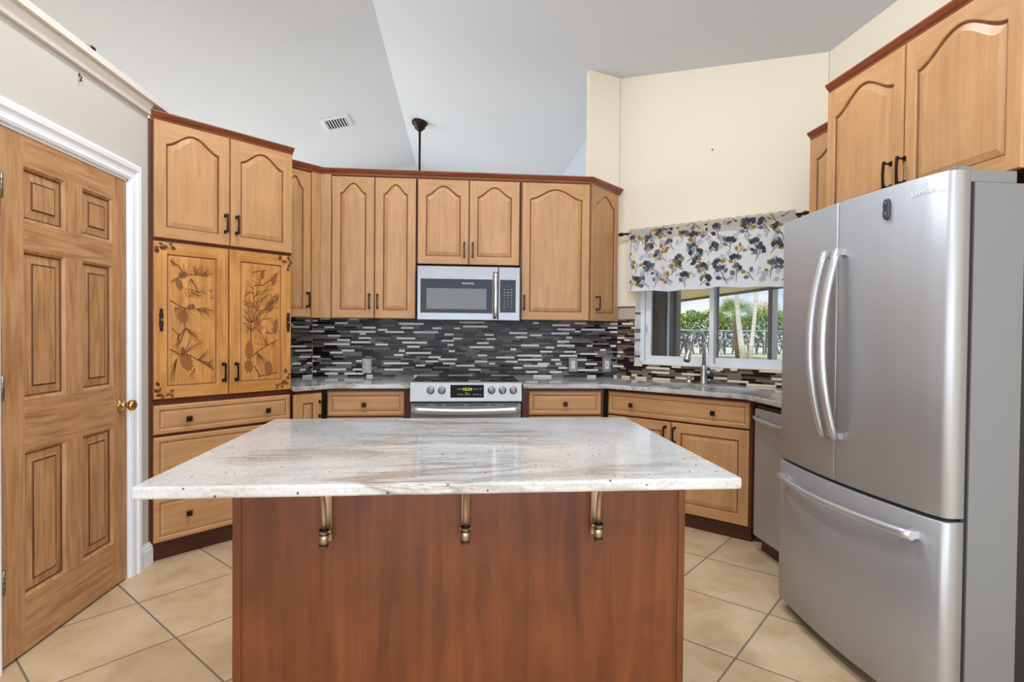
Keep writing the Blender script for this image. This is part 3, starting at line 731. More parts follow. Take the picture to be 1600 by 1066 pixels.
# window reveal mosaic, bright light painted in as pale tiles + stone border strip
b = MB(); rr = random.Random(4); zz = WO[2]
while zz < 1.46:
    wbox(b, WO[0]-.002, WO[0]+.003, .004, .088, zz, zz+.0155, rr.choice([TILES[4], TILES[4], print_white, steel_bright, TILES[2], TILES[1]])); zz += .0168
o = b.build('tile_reveal'); tag(o, 'thin column of shiny mosaic tiles painted pale as if brightly lit, lining the window recess left edge', 'tile trim')
b = MB(); wbox(b, .0, .160, -.006, .004, 1.398, 1.492, stone_border); wbox(b, .0, .160, -.010, .004, 1.492, 1.503, plain('dark pencil tile', (92, 74, 62), .4))
o = b.build('tile_border'); tag(o, 'taupe stone border tile between mosaic and cream wall left of the window', 'tile trim')

def wallplate(px, z, label, kind):
    t = thing('wall_outlet' if kind != 'switch' else 'light_switch', (px, 4.580, z), 0, label, 'outlet' if kind != 'switch' else 'switch', 'wall plates on the mosaic')
    b = MB(); pm = plate_metal if kind != 'duplex' else plain('grey wall plate', (168, 164, 160), .4, .3)
    r = lambda w, h, y: [(-w, y, -h), (w, y, -h), (w, y, h), (-w, y, h)]
    b.rings([r(.038, .061, 0), r(.038, .061, -.003), r(.033, .056, -.007), r(.018, .035, -.007), r(.018, .035, -.004)], pm, smooth=False); b.face(r(.018, .035, -.004), pm)
    b.build('plate', t); c = MB()
    if kind == 'duplex':
        for s in (-1, 1):
            c.lathe([(.001, 0), (.0165, 0), (.0165, .004), (.001, .004)], white_plastic, (0, -.004, s*.019), (0, -1, 0), 16)
            for k in (-.005, .005): c.box(k-.0012, k+.0012, -.0086, -.0078, s*.019-.002, s*.019+.007, black_plastic)
            c.box(-.002, .002, -.0086, -.0078, s*.019-.010, s*.019-.006, black_plastic)
        c.build('receptacle', t)
    elif kind == 'switch':
        c.rings([[(-.016, -.004, -.033), (.016, -.004, -.033), (.016, -.004, .033), (-.016, -.004, .033)], [(-.015, -.011, -.032), (.015, -.011, -.032), (.015, -.007, .032), (-.015, -.007, .032)]], white_plastic, smooth=False, cap1=True)
        c.build('rocker', t)
    else:
        c.box(-.016, .016, -.009, -.004, -.033, .033, white_plastic); c.box(-.006, .006, -.0105, -.009, -.004, .004, bronze)
        for s in (-1, 1):
            for k in (-.005, .005): c.box(k-.0012, k+.0012, -.0096, -.009, s*.019-.004, s*.019+.005, black_plastic)
        c.build('receptacle', t)
wallplate(-.741, 1.002, 'grey double outlet on the mosaic left of the stove', 'duplex')
wallplate(.935, 1.018, 'pewter light switch plate with white rocker on the mosaic', 'switch')
wallplate(1.220, 1.018, 'pewter outlet plate near the window corner of the mosaic', 'gfci')

# ------------------------------------------------------------------ lettering
def text_geo(body, size):
    c = bpy.data.curves.new('tmp', 'FONT'); c.body = body; c.size = size; c.align_x = 'CENTER'; c.align_y = 'CENTER'
    o = bpy.data.objects.new('tmp', c); COL.objects.link(o)
    dg = bpy.context.evaluated_depsgraph_get(); dg.update(); me = bpy.data.meshes.new_from_object(o.evaluated_get(dg))
    v = [tuple(q.co) for q in me.vertices]; f = [tuple(q.vertices) for q in me.polygons]
    bpy.data.objects.remove(o); bpy.data.curves.remove(c); bpy.data.meshes.remove(me); return v, f
def text(items, par, m, name='lettering'):
    """items: (text, location, rotation, size, x stretch); all of one part's print becomes one mesh"""
    b = MB(); b.mi(m)
    for body, loc, rot, size, sx in items:
        v, f = text_geo(body, size); M = Matrix.Translation(loc) @ Euler(rot).to_matrix().to_4x4() @ Matrix.Diagonal((sx, 1, 1, 1)); k = len(b.v)
        b.v += [tuple(M @ Vector(p)) for p in v]
        for q in f: b.f.append([k+a for a in q]); b.m.append(0); b.sm.append(False)
    return b.build(name, par)
UPR = (math.pi/2, 0, 0)

# ------------------------------------------------------------------ microwave
M_ = thing('microwave', (-.318, 4.17, 0), 0, 'stainless over the range microwave under the short wall cabinet', 'microwave')
b = MB(); b.box(0, .764, .03, .405, 1.365, 1.770, steel_h); b.build('body', M_, bevel=.003)
b = MB(); x1 = .598
r = lambda a, c_, e, g, y: [(a, y, e), (c_, y, e), (c_, y, g), (a, y, g)]
b.rings([r(0, x1, 1.367, 1.768, .03), r(0, x1, 1.367, 1.768, .004), r(.006, x1-.003, 1.372, 1.763, 0), r(.027, .556, 1.421, 1.672, 0), r(.029, .554, 1.423, 1.670, .003)], [steel_h, steel_h, steel_h, black_plastic], smooth=False)
b.rings([r(.029, .554, 1.423, 1.670, .003), r(.070, .512, 1.450, 1.603, .003)], black_glass, smooth=False); b.face(r(.070, .512, 1.450, 1.603, .0034), smoke_glass)
md = b.build('door', M_)
text([('FRIGIDAIRE', (.375, .002, 1.640), UPR, .018, 1)], md, print_white)
b = MB(); rg = []
for k in range(13):
    t = -1+k/6; y = -.022-.018*(1-t*t); zz = 1.554+t*.172
    rg.append([(.560, y+.010, zz), (.562, y-.006, zz), (.570, y-.013, zz), (.586, y-.013, zz), (.594, y-.006, zz), (.596, y+.010, zz)])
b.rings(rg, steel_bright, cap0=True, cap1=True)
for zz in (1.395, 1.712): b.box(.566, .590, -.03, .0, zz-.012, zz+.012, steel_bright)
b.build('handle', md)
b = MB()
b.rings([r(.601, .764, 1.367, 1.768, .03), r(.601, .764, 1.367, 1.768, .004), r(.604, .758, 1.372, 1.763, 0), r(.612, .730, 1.428, 1.672, 0), r(.613, .729, 1.429, 1.671, .001)], [steel_h, steel_h, steel_h, black_plastic], smooth=False)
b.face(r(.613, .729, 1.429, 1.671, .001), black_glass); mp_ = b.build('control_panel', M_)
keys = [['', '^', ''], ['Stop', 'Vent', 'Start'], ['Pop', 'Melt', 'Soft'], ['Def', 'Time', 'Pwr'], ['1', '2', '3'], ['4', '5', '6'], ['7', '8', '9'], ['Off', '0', 'On'], ['Fan', '', 'Lt']]
text([(kx, (.645+ci*.026, .0005, 1.622-ri*.0216), UPR, .011 if len(kx) == 1 else .008, 1) for ri, row in enumerate(keys) for ci, kx in enumerate(row) if kx], mp_, print_white, 'key_print')

# ------------------------------------------------------------------ range
G = thing('stove', (-.335, 3.87, 0), 0, 'stainless slide in electric stove with black glass top', 'stove')
b = MB(); b.box(.002, .762, .03, .685, .02, .905, steel_h); b.build('body', G)
b = MB(); b.box(-.004, .768, .025, .695, .915, .927, black_glass); ck = b.build('cooktop', G, bevel=.003)
for cx, cy, rad in ((.20, .20, .10), (.56, .20, .08), (.20, .50, .075), (.56, .50, .10), (.38, .56, .055)):
    n = 40; b = MB(); b.rings([[(cx+rad*f*math.cos(2*math.pi*k/n), cy+rad*f*math.sin(2*math.pi*k/n), .9274) for k in range(n)] for f in (1, .96)], print_grey, smooth=False); b.build('burner_ring', ck)
def pz(zz): return -.016+(zz-.806)*.19        # the panel leans back
b = MB(); b.rings([[(0, y, zz), (.764, y, zz), (.764, .05, zz), (0, .05, zz)] for y, zz in ((-.012, .802), (pz(.806), .806), (pz(.926), .926), (.014, .934))], steel_soft, smooth=False, cap0=True, cap1=True)
b.face([(.272, pz(.830)-.001, .830), (.502, pz(.830)-.001, .830), (.502, pz(.917)-.001, .917), (.272, pz(.917)-.001, .917)], black_glass); cp = b.build('control_panel', G)
PR = (math.pi/2-.188, 0, 0)
text([('10:34', (.388, pz(.886)-.0018, .886), PR, .030, 1)], cp, led, 'clock_display')
text([(tx, (w, pz(tz)-.0018, tz), PR, .0085, 1) for tx, tz, w in (('Bake', .888, .330), ('Broil', .888, .350), ('Conv', .852, .330), ('Keep', .852, .350), ('Timer', .862, .385), ('Cook Time', .852, .392), ('Lock', .890, .435), ('Start', .888, .455), ('Off', .890, .478), ('Clock', .852, .435), ('Light', .852, .458), ('On', .850, .480))], cp, print_white, 'panel_print')
for kx in (.138, .214, .555, .631, .706):
    k_ = MB(); zk = .880
    k_.lathe([(.001, 0), (.026, 0), (.027, .006), (.024, .010), (.022, .026), (.020, .029), (.001, .030)], steel_soft, (kx, pz(zk), zk), (0, -1, .19), 28)
    k_.box(kx-.0055, kx+.0055, -.046, -.028, zk-.016, zk+.026, steel_soft); k_.build('knob', G)
b = MB(); b.box(.006, .758, .012, .03, .785, .803, black_plastic); b.build('vent_gap', G)
b = MB(); b.box(.004, .760, -.002, .03, .20, .788, steel_soft)
for a, c_ in ((.012, .122), (.170, .215), (.238, .365), (.395, .522), (.548, .588), (.640, .745)): b.box(a, c_, -.0025, -.0015, .775, .781, black_plastic)
b.face([(.12, -.0026, .30), (.644, -.0026, .30), (.644, -.0026, .64), (.12, -.0026, .64)], black_glass); od = b.build('oven_door', G, bevel=.002)
b = MB(); rg = []
for k in range(17):
    t = -1+k/8; x = .382+t*.372; y = -.050-.012*(1-t*t); zc_ = .748-.008*(1-t*t)
    rg.append([(x, y+.012*math.cos(a_), zc_+.022*math.sin(a_)) for a_ in [q_*math.pi/6 for q_ in range(12)]])
b.rings(rg, steel_handle, cap0=True, cap1=True)
for x in (.03, .734): b.box(x-.012, x+.012, -.05, 0, .738, .760, steel_handle)
b.build('handle', od)
b = MB(); b.box(.004, .760, .0, .03, .03, .19, steel_h); b.build('drawer', G, bevel=.002)
b = MB(); b.box(.02, .744, .06, .6, 0, .03, black_plastic); b.build('foot_plinth', G)

# ------------------------------------------------------------------ dishwasher
Q = thing('dishwasher', (1.745, 3.165, 0), -90, 'stainless dishwasher between the sink cabinet and the refrigerator', 'dishwasher')
b = MB(); b.box(.0, .605, .03, .58, .09, .872, black_plastic); b.build('body', Q)
b = MB(); b.box(.002, .603, -.004, .03, .095, .845, steel_v); dd = b.build('door', Q, bevel=.004)
b = MB(); b.box(.01, .60, .008, .03, .846, .866, black_plastic); b.build('control_strip', Q)
b = MB(); pth = [(.03, 0, .80), (.04, -.026, .798), (.09, -.040, .792), (.30, -.052, .785), (.51, -.040, .792), (.56, -.026, .798), (.57, 0, .80)]; b.tube(pth, .011, steel_handle, 12); b.build('handle', dd)
b = MB(); b.box(.002, .603, .05, .5, 0, .089, kickw); b.build('toe_kick', Q)

# ------------------------------------------------------------------ refrigerator (local: x along the front, y into the wall, z up)
RF = thing('refrigerator', (1.505, 2.508, 0), -90, 'tall stainless french door refrigerator with bottom freezer drawer', 'refrigerator')
FW = .903
def bow(x): t = (x/FW)*2-1; return -.040*(1-t*t)
def ffront(x0, x1, z0, z1, rl, rrt, name, par, y1=.066, n=18, m=steel_v, tuck=0):
    """door skin bowed in plan with rounded vertical edges"""
    b = MB(); pl = []
    xsn = [x0+(x1-x0)*k/n for k in range(n+1)]
    for k, x in enumerate(xsn): pl.append((x, bow(x)))
    def edge(pts, x, r, left):
        y = bow(x); out = []
        for k in range(6):
            a = math.pi/2*k/5
            dx = r*(1-math.sin(a)); dy = r*(1-math.cos(a))
            out.append(((x+dx) if left else (x-dx), y+dy))
        return out
    L = edge(pl, x0, rl, True)[::-1]      # from outer back corner to front
    core = [p for p in pl if x0+rl < p[0] < x1-rrt]
    Rr_ = edge(pl, x1, rrt, False)
    prof = [(x0, y1)]+L+core+Rr_+[(x1, y1)]
    lo = [(x, y, z0) for x, y in prof]; hi = [(x, y, z1) for x, y in prof]
    r2 = .004
    lo2 = [(x, y+ (r2 if y < y1-.01 else 0), z0) for x, y in prof]; hi2 = [(x, y+(r2 if y < y1-.01 else 0), z1) for x, y in prof]
    lo1 = [(x, y, z0+r2) for x, y in prof]; hi1 = [(x, y, z1-r2) for x, y in prof]
    b.rings([lo2, lo1, hi1, hi2], m, closed=True, cap0=True, cap1=True)
    return b.build(name, par)
fl = ffront(0, .4395, .712, 1.800, .012, .006, 'door', RF); fr_ = ffront(.4435, FW, .712, 1.800, .006, .026, 'door', RF)
dr_ = ffront(0, FW, .058, .700, .012, .026, 'freezer_drawer', RF, n=36)
b = MB(); b.box(.004, FW, .081, .252, .03, 1.762, case_grey); b.box(.004, FW, .252, .80, .03, 1.762, black_plastic); b.build('case', RF)
b = MB(); b.box(.012, FW-.006, .060, .082, .06, 1.76, dark_gap); b.build('gasket', RF)
b = MB(); b.box(.79, FW-.002, .062, .225, 1.763, 1.801, case_grey); b.box(.83, FW-.004, .030, .075, 1.8005, 1.811, case_grey); b.tube([(.87, .05, 1.805), (.87, .05, 1.816)], .014, case_grey, 12); b.build('hinge_cover', RF, bevel=.002)
b = MB(); b.box(.02, FW-.02, .10, .7, 0, .03, black_plastic); b.box(.03, FW-.03, .075, .09, .012, .06, black_plastic); b.build('foot_grille', RF)
def bar_handle(par, x, z0, z1, name='handle'):
    b = MB(); n = 16; rg = []
    for k in range(n+1):
        t = -1+2*k/n; y = bow(x)-.026-.060*(1-t*t); zz = (z0+z1)/2+t*(z1-z0)/2
        rg.append([(x+.018*math.cos(a_), y+.014*math.sin(a_), zz) for a_ in [q_*math.pi/7 for q_ in range(14)]])
    b.rings(rg, steel_handle, cap0=True, cap1=True)
    for zz in (z0+.014, z1-.014): b.box(x-.012, x+.012, bow(x)-.026, bow(x)+.002, zz-.012, zz+.012, steel_handle)
    return b.build(name, par)
bar_handle(fl, .403, .880, 1.615); bar_handle(fr_, .478, .880, 1.615)
b = MB(); n = 22; rg = []
for k in range(n+1):
    t = -1+2*k/n; x = .445+t*.385; y = bow(x)-.030-.030*(1-t*t); zz = .635-.0*t
    rg.append([(x, y+.012*math.cos(a_), zz+.0155*math.sin(a_)) for a_ in [q_*math.pi/7 for q_ in range(14)]])
b.rings(rg, steel_handle, cap0=True, cap1=True)
for x in (.078, .812): b.box(x-.014, x+.014, bow(x)-.03, bow(x)+.002, .623, .647, steel_handle)
b.build('handle', dr_)
# badge and lettering on the right door
b = MB(); bx, bz = .682, 1.722; out = []
for k in range(32):
    a = 2*math.pi*k/32; zz = .036*math.sin(a); w = .0155*(abs(math.cos(a))**.6)*(1-.22*(1-min(1, abs(zz)/.02))); out.append((math.copysign(w, math.cos(a)), zz))
b.rings([[(bx+x*f, bow(bx)-y, bz+zz*f) for x, zz in out] for f, y in ((1, -.001), (1, .006), (.9, .009))], plain('dark grey badge', (62, 63, 66), .45), cap1=True, smooth=False)
for s in (-.018, .018): b.lathe([(.001, 0), (.008, 0), (.008, .002), (.001, .002)], plain('badge button', (82, 83, 86), .4), (bx, bow(bx)-.009, bz+s), (0, -1, 0), 16)
b.build('badge', fr_)
sl = math.atan2(bow(.87)-bow(.80), .07)
text([('SAMSUNG', (.829, bow(.829)-.0020, 1.749), (math.pi/2, 0, sl), .021, 1.15)], fr_, plain('pale logo print', (232, 233, 235), .5), 'logo_lettering')

# ------------------------------------------------------------------ island
I_ = thing('kitchen_island', (0, 1.68, 0), 0, 'mahogany brown island base panelled towards the viewer', 'island')
b = MB(); b.box(-.630, .684, .004, .66, .0, .8835, mahog); b.build('panel', I_)
for x0, x1 in ((-.652, -.627), (.681, .703)):
    b = MB(); b.box(x0, x1, 0, .66, 0, .8835, mahog); b.build('corner_post', I_, bevel=.002)
def rounded(x0, x1, y0, y1, r): return arc(x1-r, y1-r, r, 0, 90, 5)+arc(x0+r, y1-r, r, 90, 180, 5)+arc(x0+r, y0+r, r, 180, 270, 5)+arc(x1-r, y0+r, r, 270, 360, 5)
o = slab('island_countertop', rounded(-.766, .729, 1.375, 2.411, .012), .884, .914, rad=.007); tag(o, 'large white granite slab with grey veins on the island', 'countertop')
for x, lab in ((-.381, 'leftmost'), (.020, 'middle'), (.414, 'rightmost')):
    t = thing('countertop_bracket', (x, 1.68, 0), 0, lab+' of three antique brass brackets under the island overhang', 'bracket', 'brackets under the island overhang')
    b = MB(); b.box(-.011, .011, -.005, -.0005, .668, .8835, antique); b.build('wall_plate', t, bevel=.001)
    b = MB(); b.tube([(0, -.052, .665), (0, -.052, .718)], .0125, antique, 16); b.build('barrel', t)
    for zz in (.674, .704, .716): b = MB(); b.tube([(0, -.052, zz-.002), (0, -.052, zz+.002)], .0136, antique_dark, 16); b.build('ring', t)
    b = MB(); b.tube([(0, -.052, .71), (0, -.053, .75), (0, -.060, .79), (0, -.078, .83), (0, -.115, .862), (0, -.17, .874), (0, -.22, .876)], .0078, antique, 12); b.box(-.011, .011, -.235, -.03, .8785, .8835, antique); b.build('arm', t)
    b = MB(); b.tube([(-.016, -.03, .705), (.016, -.03, .705)], .008, antique, 10); b.tube([(0, -.052, .705), (0, -.004, .705)], .006, antique, 10); b.build('pivot', t)

# ------------------------------------------------------------------ window
Wn = bpy.data.objects.new('window_1', None); COL.objects.link(Wn); Wn.location = (1.309, 4.58, 0); Wn.rotation_euler = (0, 0, math.radians(-45)); Wn['kind'] = 'structure'
u0, u1, za, zb = WO
frame_w = plain('white vinyl window frame', (226, 228, 232), .4); frame_g = plain('grey window rail', (176, 178, 184), .35); bz_f = plain('bronze screen frame', (70, 56, 48), .5)
b = MB()
for a in ((u0, u0+.040, za, zb), (u1-.040, u1, za, zb), (u0, u1, za, za+.018), (u0, u1, zb-.03, zb)): b.box(a[0], a[1], .088, .16, a[2], a[3], frame_w)
b.box(u0+.040, u0+.048, .10, .16, za, zb, frame_g)
b.build('window_frame', Wn)
def sash(x0, x1, d0, d1, st, rt, name):
    b = MB(); b.box(x0, x0+st, d0, d1, za+.018, zb-.03, frame_w); b.box(x1-rt, x1, d0, d1, za+.018, zb-.03, frame_w)
    b.box(x0+st, x1-rt, d0, d1, za+.018, za+.066, frame_w); b.box(x0+st, x1-rt, d0, d1, zb-.09, zb-.03, frame_w)
    s = b.build(name, Wn); g_ = MB(); dm = (d0+d1)/2; g_.box(x0+st, x1-rt, dm-.002, dm+.002, za+.066, zb-.09, glass); g_.build('window_pane', s); return s
s1 = sash(u0+.048, .770, .092, .118, .045, .035, 'sash'); s2 = sash(.735, u1-.040, .122, .150, .050, .045, 'sash')
b = MB(); b.box(.772, .7745, .095, .118, za+.018, zb-.03, frame_g); b.box(.7765, .788, .122, .150, za+.066, zb-.09, bz_f); b.box(.735, .742, .150, .158, za+.066, zb-.09, bz_f); b.build('meeting_rail', Wn)
b = MB(); b.box(.262-.045, .278-.045, .080, .092, 1.27, 1.385, frame_w); b.box(.266-.045, .274-.045, .074, .08, 1.29, 1.345, frame_g); b.build('sash_lock', s1)
# nail above the window
b = MB(); b.tube([(0, 0, 0), (-.008, -.008, 0)], .004, bronze, 8); nx, ny = wl(.774, .004); o = b.build('nail', loc=(nx, ny, 2.652)); tag(o, 'small dark nail in the cream wall high above the window', 'nail')

# ------------------------------------------------------------------ curtain rod and printed valance (local: u along wall, y into wall)
ROD_D, ROD_Z = -.062, 2.088
RD = thing('curtain_rod', (1.309, 4.58, 0), -45, 'black curtain rod with pointed finials over the window', 'curtain rod')
b = MB(); b.tube([(.092, ROD_D, ROD_Z), (1.39, ROD_D, ROD_Z)], .008, bronze, 12); b.build('rod', RD)
for u, s in ((.092, -1), (1.39, 1)):
    b = MB(); b.lathe([(.008, 0), (.010, .004), (.007, .010), (.012, .018), (.016, .030), (.015, .042), (.008, .056), (.002, .064)], bronze, (u, ROD_D, ROD_Z), (s, 0, 0), 14); b.build('finial', RD)
for u in (.115, 1.375):
    b = MB(); b.tube([(u, ROD_D, ROD_Z-.010), (u, -.0, ROD_Z-.010)], .005, bronze, 8); b.box(u-.012, u+.012, -.004, .004, ROD_Z-.05, ROD_Z+.01, bronze); b.build('bracket', RD)
VU0, VU1, VZ0, VZ1 = .128, 1.365, 1.616, 2.118
def vy(u, zz):
    k = max(0, min(1, (ROD_Z+.012-zz)/.45)); amp = .004+.010*k
    y = ROD_D-.013+amp*math.sin(u*21+.6*math.sin(u*7))+.005*k*math.sin(u*47+1.3)
    if zz > ROD_Z-.02: y = ROD_D-.011+.004*math.sin(u*60)+.002*math.sin(u*143)
    return y
def vz_bot(u): return VZ0+.006*math.sin(u*9)+.004*math.sin(u*23)
b = MB(); nu, nz = 150, 26
def row(zf, off=0):
    out = []
    for i in range(nu+1):
        u = VU0+(VU1-VU0)*i/nu; zz = vz_bot(u)+(VZ1-vz_bot(u))*zf; out.append((u, vy(u, zz)+off, zz+(.004*math.sin(u*90) if zf > .99 else 0)))
    return out
b.rings([row(j/nz) for j in range(nz+1)], [CL['header_unlit'] if j >= nz-5 else CL['white'] for j in range(nz)], closed=False)
b.rings([row(1), [(u, ROD_D+.011, zz) for u, y, zz in row(1)], [(u, ROD_D+.011, ROD_Z-.03) for u, y, zz in row(1)]], CL['white'], closed=False)   # rod pocket back
b.rings([[(u, y+.004, zz) for u, y, zz in row(f)] for f in (0, .04, .07)], CL['white'], closed=False)   # hem
rr = random.Random(21)
def vpoly(pts, m, off=-.0012):
    pts = [p for p in pts]
    if min(p[0] for p in pts) < VU0+.004 or max(p[0] for p in pts) > VU1-.004: return
    if min(p[1] for p in pts) < VZ0+.014 or max(p[1] for p in pts) > VZ1-.006: return
    b.face([(u, vy(u, zz)+off, zz) for u, zz in pts], m)
def vleaf(u, zz, a, L, w, m, off=-.0012):
    ca, sa = math.cos(a), math.sin(a)
    q = [(0, 0), (.2, .65*w), (.45, w), (.75, .75*w), (1, 0), (.75, -.75*w), (.45, -w), (.2, -.65*w)]
    vpoly([(u+(ca*x-sa*y)*L, zz+(sa*x+ca*y)*L) for x, y in q], m, off)
def vstem(p, q, w=.0022, m=None):
    n = Vector((-(q[1]-p[1]), q[0]-p[0])).normalized()*w
    k = 5
    for i in range(k):
        a = (p[0]+(q[0]-p[0])*i/k, p[1]+(q[1]-p[1])*i/k); c_ = (p[0]+(q[0]-p[0])*(i+1)/k, p[1]+(q[1]-p[1])*(i+1)/k)
        vpoly([(a[0]-n.x, a[1]-n.y), (a[0]+n.x, a[1]+n.y), (c_[0]+n.x, c_[1]+n.y), (c_[0]-n.x, c_[1]-n.y)], m or CL['stem'], -.0016)
for k in range(170): vleaf(rr.uniform(VU0, VU1), rr.uniform(VZ0, VZ1), rr.uniform(0, 6.3), rr.uniform(.03, .06), rr.uniform(.28, .42), CL['pale'], -.0007)
gx = 12; gz = 5
for i in range(gx):
    for j in range(gz):
        u = VU0+(VU1-VU0)*(i+.5+rr.uniform(-.35, .35))/gx; zz = VZ0+(VZ1-VZ0)*(j+.4+rr.uniform(-.35, .35))/gz
        a = rr.uniform(.5, 2.6); L = rr.uniform(.06, .12); tip = (u+L*math.cos(a), zz+L*math.sin(a)); vstem((u, zz), tip)
        kind = rr.choice(['charcoal', 'charcoal', 'grey', 'gold', 'mix', 'mix'])
        if kind in ('charcoal', 'mix'):
            for d_ in (-1.1, -.45, .1, .7, 1.3): vleaf(*tip, a+d_, rr.uniform(.026, .042), rr.uniform(.34, .5), CL[rr.choice(['charcoal', 'charcoal', 'grey'])], -.0020)
        for f, sgn in ((.35, 1), (.6, -1), (.8, 1)):
            p = (u+L*f*math.cos(a), zz+L*f*math.sin(a)); aa = a+sgn*rr.uniform(.6, 1.1)
            m = CL['gold'] if kind in ('gold',) or (kind == 'mix' and rr.random() < .6) else CL[rr.choice(['grey', 'grey', 'charcoal', 'gold'])]
            q_ = (p[0]+.018*math.cos(aa), p[1]+.018*math.sin(aa)); vstem(p, q_, .0014); vleaf(*q_, aa, rr.uniform(.03, .05), rr.uniform(.28, .40), m, -.0018)
o = b.build('valance'); o.location = (1.309, 4.58, 0); o.rotation_euler = (0, 0, math.radians(-45)); tag(o, 'white valance printed with grey and gold leaves over the window', 'valance')

# ------------------------------------------------------------------ ceiling vent and the hanging rod in the great room
vx, vyy = -1.44, 6.70; ang = math.atan(SL)
V = thing('ceiling_vent', (vx, vyy, zc(vx)-.004), 0, 'white louvred air vent on the sloped grey ceiling', 'vent'); V.rotation_euler = (0, -ang, 0)
b = MB(); h = .185
r = lambda w, y: [(-w, -w*1.12, y), (w, -w*1.12, y), (w, w*1.12, y), (-w, w*1.12, y)]
b.rings([r(.165, .004), r(.165, -.006), r(.122, -.012), r(.120, .0)], plain('white vent metal', (214, 215, 217), .5), smooth=False); b.build('frame', V)
b = MB(); b.face(r(.121, -.001), plain('dark duct', (14, 14, 15), .9)); b.build('duct_backing', V)
for k in range(8):
    b = MB(); x = -.108+k*.031; b.rings([[(x-.008, yy, -.003), (x+.004, yy, -.012), (x+.007, yy, -.011), (x-.005, yy, -.002)] for yy in (-.134, .134)], plain('white vent metal', (214, 215, 217), .5), cap0=True, cap1=True, smooth=False); b.build('slat', V)
hx, hy = -.502, 6.90
Hn = thing('ceiling_downrod', (hx, hy, zc(hx)), 0, 'dark bronze downrod with round canopy hanging from the vaulted ceiling', 'downrod')
b = MB(); b.tube([(0, 0, -.10), (0, 0, -1.25)], .0135, bronze, 12); b.build('rod', Hn)
b = MB(); b.lathe([(.03, -.115), (.035, -.105), (.062, -.085), (.068, -.06), (.078, -.05), (.098, -.028), (.098, .0), (.08, .02)], bronze, n=28); b.build('canopy', Hn)

# ------------------------------------------------------------------ outdoors, seen through the window
lawn = mat('lawn grass', lambda t, b: (t.links.new(ramp(t, noise(t, coords(t), .8, 6), [(.3, lin(168, 180, 118)), (.7, lin(206, 212, 158))]), b.inputs['Base Color'])))
bsdf_dirt = plain('pale dry ground', (228, 214, 190), .9)
b = MB(); b.face([(-20, 4.9, -.12), (80, 4.9, -.12), (80, 34.5, -.12), (-20, 34.5, -.12)], lawn); b.face([(2.6, -10, -.12), (80, -10, -.12), (80, 4.9, -.12), (2.6, 4.9, -.12)], lawn)
struct(b.build('ground_lawn'))
b = MB(); b.face([(2.6, 3.0, -.115), (6.9, 3.0, -.115), (6.9, 24, -.115), (2.6, 24, -.115)], plain('pale bounce concrete', (232, 220, 202), .8)); struct(b.build('floor_patio_bounce'))  # unseen pale slab added to bounce neutral light onto the soffit
b = MB(); b.face([(-20, 34.5, -.12), (80, 34.5, -.12), (80, 70, -.12), (-20, 70, -.12)], bsdf_dirt); struct(b.build('ground_far'))
soffit = plain('beige patio soffit', (244, 214, 176), .8)
b = MB(); b.box(2.9, 6.6, 5.2, 24, 2.30, 2.42, soffit); b.box(6.6, 6.68, 5.2, 24, 2.24, 2.50, plain('dark bronze gutter', (92, 76, 62), .6)); struct(b.build('roof_patio'))
ps = thing('patio_post', (6.62, 11.4, -.12), 0, 'pale patio post with dark bronze edge outside the right window pane', 'post')
b = MB(); b.box(-.02, .10, -.05, .05, 0, 2.40, plain('lilac grey post', (186, 184, 196), .6)); b.build('shaft', ps)
b = MB(); b.box(-.060, -.02, -.03, .05, 0, 2.40, bz_f); b.build('screen_channel', ps)
sh = thing('storm_shutter', (1.309, 4.58, 0), -45, 'stack of grey folded storm shutter panels outside the left window pane', 'shutter')
shg = plain('grey shutter slats', (98, 98, 100), .6); shl = plain('pale shutter edge', (176, 178, 184), .5)
b = MB(); x = .17
while x < .415:
    b.rings([[(x, .226, zz), (x+.006, .208, zz), (x+.012, .226, zz), (x+.006, .30, zz)] for zz in (1.0, 2.1)], shg, smooth=False, cap0=True, cap1=True); x += .0122
b.build('slats', sh)
b = MB(); b.box(.345, .362, .206, .225, 1.0, 2.1, shl); b.build('edge_strip', sh)
# chain link fence
FY = 35.0
fm = plain('galvanised fence', (176, 184, 180), .5, .4)
fe = thing('chain_link_fence', (20, FY, -.12), 0, 'long grey chain link fence in front of the green hedge', 'fence')
b = MB(); b.tube([(-12, 0, 1.62), (14, 0, 1.62)], .035, fm, 8); b.build('top_rail', fe)
for x in (-9, -6.05, -3.1, -.15, 1.25, 2.8, 5.75, 8.7): b = MB(); b.tube([(x, 0, 0), (x, 0, 1.66)], .034, fm, 8); b.build('fence_post', fe)
b = MB()
k = -14.0
while k < 14:
    for s in (-1, 1): b.face([(k, .0, .02), (k+.012, .0, .02), (k+s*1.58+.012, .0, 1.6), (k+s*1.58, .0, 1.6)], fm)
    k += .16
b.build('mesh_fabric', fe)
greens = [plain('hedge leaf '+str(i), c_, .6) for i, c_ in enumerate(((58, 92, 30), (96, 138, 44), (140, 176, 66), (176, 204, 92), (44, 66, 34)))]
rr = random.Random(5)
def leafcard(b, p, s, m):
    n = Vector((rr.uniform(-1, 1), rr.uniform(-1, .2), rr.uniform(-.2, 1))).normalized(); a = n.orthogonal().normalized(); a.rotate(Matrix.Rotation(rr.uniform(0, 6.28), 3, n)); c_ = n.cross(a)
    p = Vector(p); b.face([p-a*s, p-c_*s*.45, p+a*s, p+c_*s*.45], m)
hd = bpy.data.objects.new('hedge', None); COL.objects.link(hd); tag(hd, 'tall clipped green hedge across the yard seen through the window', 'hedge'); hd.location = (20, 36.6, -.12)
b = MB()
